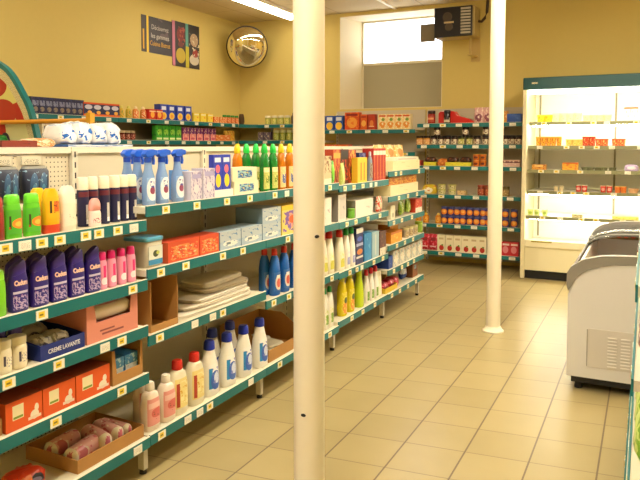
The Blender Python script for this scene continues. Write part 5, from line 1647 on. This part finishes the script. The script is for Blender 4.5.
bk_ = MB().box(-.6, -.40, 1.44, .56, -.04, 1.46).box(-.6, -.40, 1.4605, -.585, -.04, 1.53).box(.545, -.40, 1.4605, .56, -.04, 1.53).box(-.6, -.405, 1.44, .56, -.4005, 1.53)
bk_.build('basket', mc('#4a5a3a', .5), r)
for x in (-.5, .45):
    MB().box(x - .015, -.38, .0015, x + .015, -.35, 1.4395).build('post', TEAL, r)
tag(r, 'teal arched stand with fruit picture and orange rail behind near shelving', 'display')
SW = decal('#d8382c', [('n', 3, .52, '#f2e8dc'), ('n', 5, .6, '#e8704a')], .3)
for k, (x, rt) in enumerate(((-.2, .05), (.0, -.06), (.20, .04), (.40, -.05))):
    o = lump('sweet_pack', .185, .18, .13, SW if k < 3 else decal('#1f7a34', [('n', 3, .56, '#3a9a44'), ('n', 5, .62, '#d8c84a')], .3), .008)
    o.location = (-4.45 + x, 3.30 - .22, 1.4612); o.rotation_euler = (0, 0, rt)
    tag(o, ['first', 'second', 'third'][k] + ' from left red and white packet in arched stand basket' if k < 3 else 'dark green packet at right end of arched stand basket', 'packet', 'red packets in basket' if k < 3 else None)

# ================================================================== POSTER, MIRROR, HEATER
r = empty('poster'); r.location = (XL - .0086, 6.29, 0); r.rotation_euler = (0, 0, R90)
DKP = '#2a2226'
MB().box(0, -.012, 2.665, .62, -.009, 3.11, 0, front=1).build('left_panel', [mc(DKP, .5), decal(DKP, [('r', 0, 0, .11, 1, '#3a2a20'), ('r', .15, 0, .21, 1, '#f2cf2a'), ('n', 3, .56, '#5a4a4c', .5, .3, 1, 1)])], r)
GLS_ = decal(DKP, [('r', 0, 0, .1, 1, '#c87894'), ('r', .48, 0, .6, .48, '#c8bc34'), ('r', .48, .48, .58, 1, '#5aa49c'), ('e', .3, .72, .14, .16, '#7a2426'), ('n', 9, .56, '#a8503c', .15, .5, .46, .9), ('e', .3, .25, .17, .17, '#c0a83a'),
                   ('e', .8, .66, .15, .15, '#b89a7c'), ('e', .8, .20, .18, .12, '#cfc4b4'), ('e', .84, .36, .1, .1, '#9c3430'), ('e', .3, .5, .1, .06, '#6c2a2c'), ('n', 12, .6, '#d8ccb0', .62, .1, 1, .8)])
MB().box(.575, -.017, 2.555, 1.15, -.0125, 3.135, 0, front=1).build('right_panel', [mc(DKP, .5), GLS_], r)
for txt, z_, wd, c in (('D\u00e9couvrez', 2.985, .32, '#c9c2b8'), ('les gammes', 2.88, .34, '#d8d2c6'), ('Cuisine Bistrot', 2.785, .38, '#f0b428')):
    text_obj('lettering', txt, .085, mc(c, .5), r, (.345, -.0125, z_), wd)
o_ = MB().loft([(.0, .012, .0015), (.24, .012, .0015)], 3, 10).build('strip_motif', mc('#e8b82a', .5), r)
o_.location = (.035, -.0137, 2.70)
tag(r, 'dark two panel wall poster with yellow strip and food pictures', 'poster')

# convex mirror
my, mxx = 8.02, gx(247, 8.02, 3.0)
mz = 2.915
r = empty('convex_mirror'); r.location = (mxx, my, mz)
dirv = Vector((.50, -.78, -.22)).normalized()
Rm = dirv.to_track_quat('Z', 'Y').to_matrix().to_4x4()
R_ = .288
dome = [(-.02, R_, R_)] + [(.11 * math.cos(a), R_ * math.sin(a) * .985, R_ * math.sin(a) * .985) for a in [R90 - R90 * k / 12 for k in range(12)]] + [(.1102, .004, .004)]
MB().loft(dome, 2, 48, M=Rm).build('mirror_glass', mc('#f2ecd8', .03, 1.0), r, smooth=60)
MB().loft([(-.03, R_ * .9, R_ * .9), (-.028, R_ + .006, R_ + .006), (.006, R_ + .007, R_ + .007), (.008, R_ + .001, R_ + .001)], 2, 48, M=Rm).build('rim', mc('#2a2018', .4), r, smooth=40)
bp_ = Rm @ Vector((0, 0, -.03))
wallpt = Vector((XL + .02 - mxx, .25, .02))
MB().tube([bp_, bp_ + (wallpt - bp_) * .5, wallpt], .014, 10).build('bracket', mc('#2a2018', .4), r)
tag(r, 'round convex security mirror in the back left corner near ceiling', 'mirror')

# unit heater
r = empty('wall_heater'); r.location = (-2.40, 7.99, 2.84)
MB().box(.0, .02, .0, .50, .30, .365).build('casing', mc('#b09a62', .45), r, bevel=.01)
MB().box(.004, -.004, .0, .475, .0195, .362).build('front_panel', mc('#1b1b24', .35), r, bevel=.01)
g_ = MB()
for k in range(9):
    g_.box(.335, -.010, .03 + .036 * k, .455, -.005, .052 + .036 * k)
g_.build('grille', mc('#b8b2a4', .4), r)
for cx_, cz_, rr_ in ((.17, .24, .06), (.19, .12, .05)):
    MB().loft([(0, rr_, rr_), (.006, rr_ * .8, rr_ * .8)], 2, 24, M=Matrix.Translation((cx_, -.0045, cz_)) @ Matrix.Rotation(R90, 4, 'X')).build('dial', mc('#4a4038', .4), r)
MB().box(.13, -.013, .165, .25, -.0048, .185).build('knob', mc('#c9b48a', .4), r)
MB().box(-.19, .06, -.03, -.004, .075, .19).build('side_flap', mc('#7a6f58', .5), r)
MB().box(-.01, .05, .02, .001, .085, .12).build('hinge', BLACK, r)
MB().box(.40, .16, -.20, .43, .20, -.001).box(.38, .16, -.21, .45, .44, -.20).box(.36, .44, -.26, .47, .455, .1).build('mounting_bracket', mc('#c8ac6a', .5), r)
MB().tube([(.502, .2, .20), (.54, .2, .19), (.58, .2, .23), (.605, .2, .30), (.61, .2, .40), (.612, .2, .498)], .018, 10).build('cable', mc('#3a2412', .5), r)
tag(r, 'black fronted unit heater mounted high on back wall beside the window', 'heater')

# ================================================================== CAMERA AND VIEW
cam = D.cameras.new('camera')
cam.sensor_fit = 'HORIZONTAL'; cam.sensor_width = 36
cam.lens = FPX / 640 * 36
cam.shift_x = 0
cam.shift_y = -(240 - CY) / 640
cam.clip_start = .05
co = D.objects.new('camera', cam); COL.objects.link(co)
co.location = (0, 0, CAM_H)
co.rotation_euler = (R90 - PITCH, 0, YAW)
sc = bpy.context.scene
sc.camera = co
sc.view_settings.view_transform = 'Standard'
sc.view_settings.look = 'None'
sc.view_settings.gamma = 1
sc.view_settings.use_curve_mapping = False
sc.view_settings.exposure = 0.22
sc.cycles.max_bounces = 8
sc.cycles.diffuse_bounces = 4
sc.cycles.glossy_bounces = 4
sc.cycles.transmission_bounces = 6
sc.cycles.sample_clamp_indirect = 6
sc.cycles.use_denoising = True
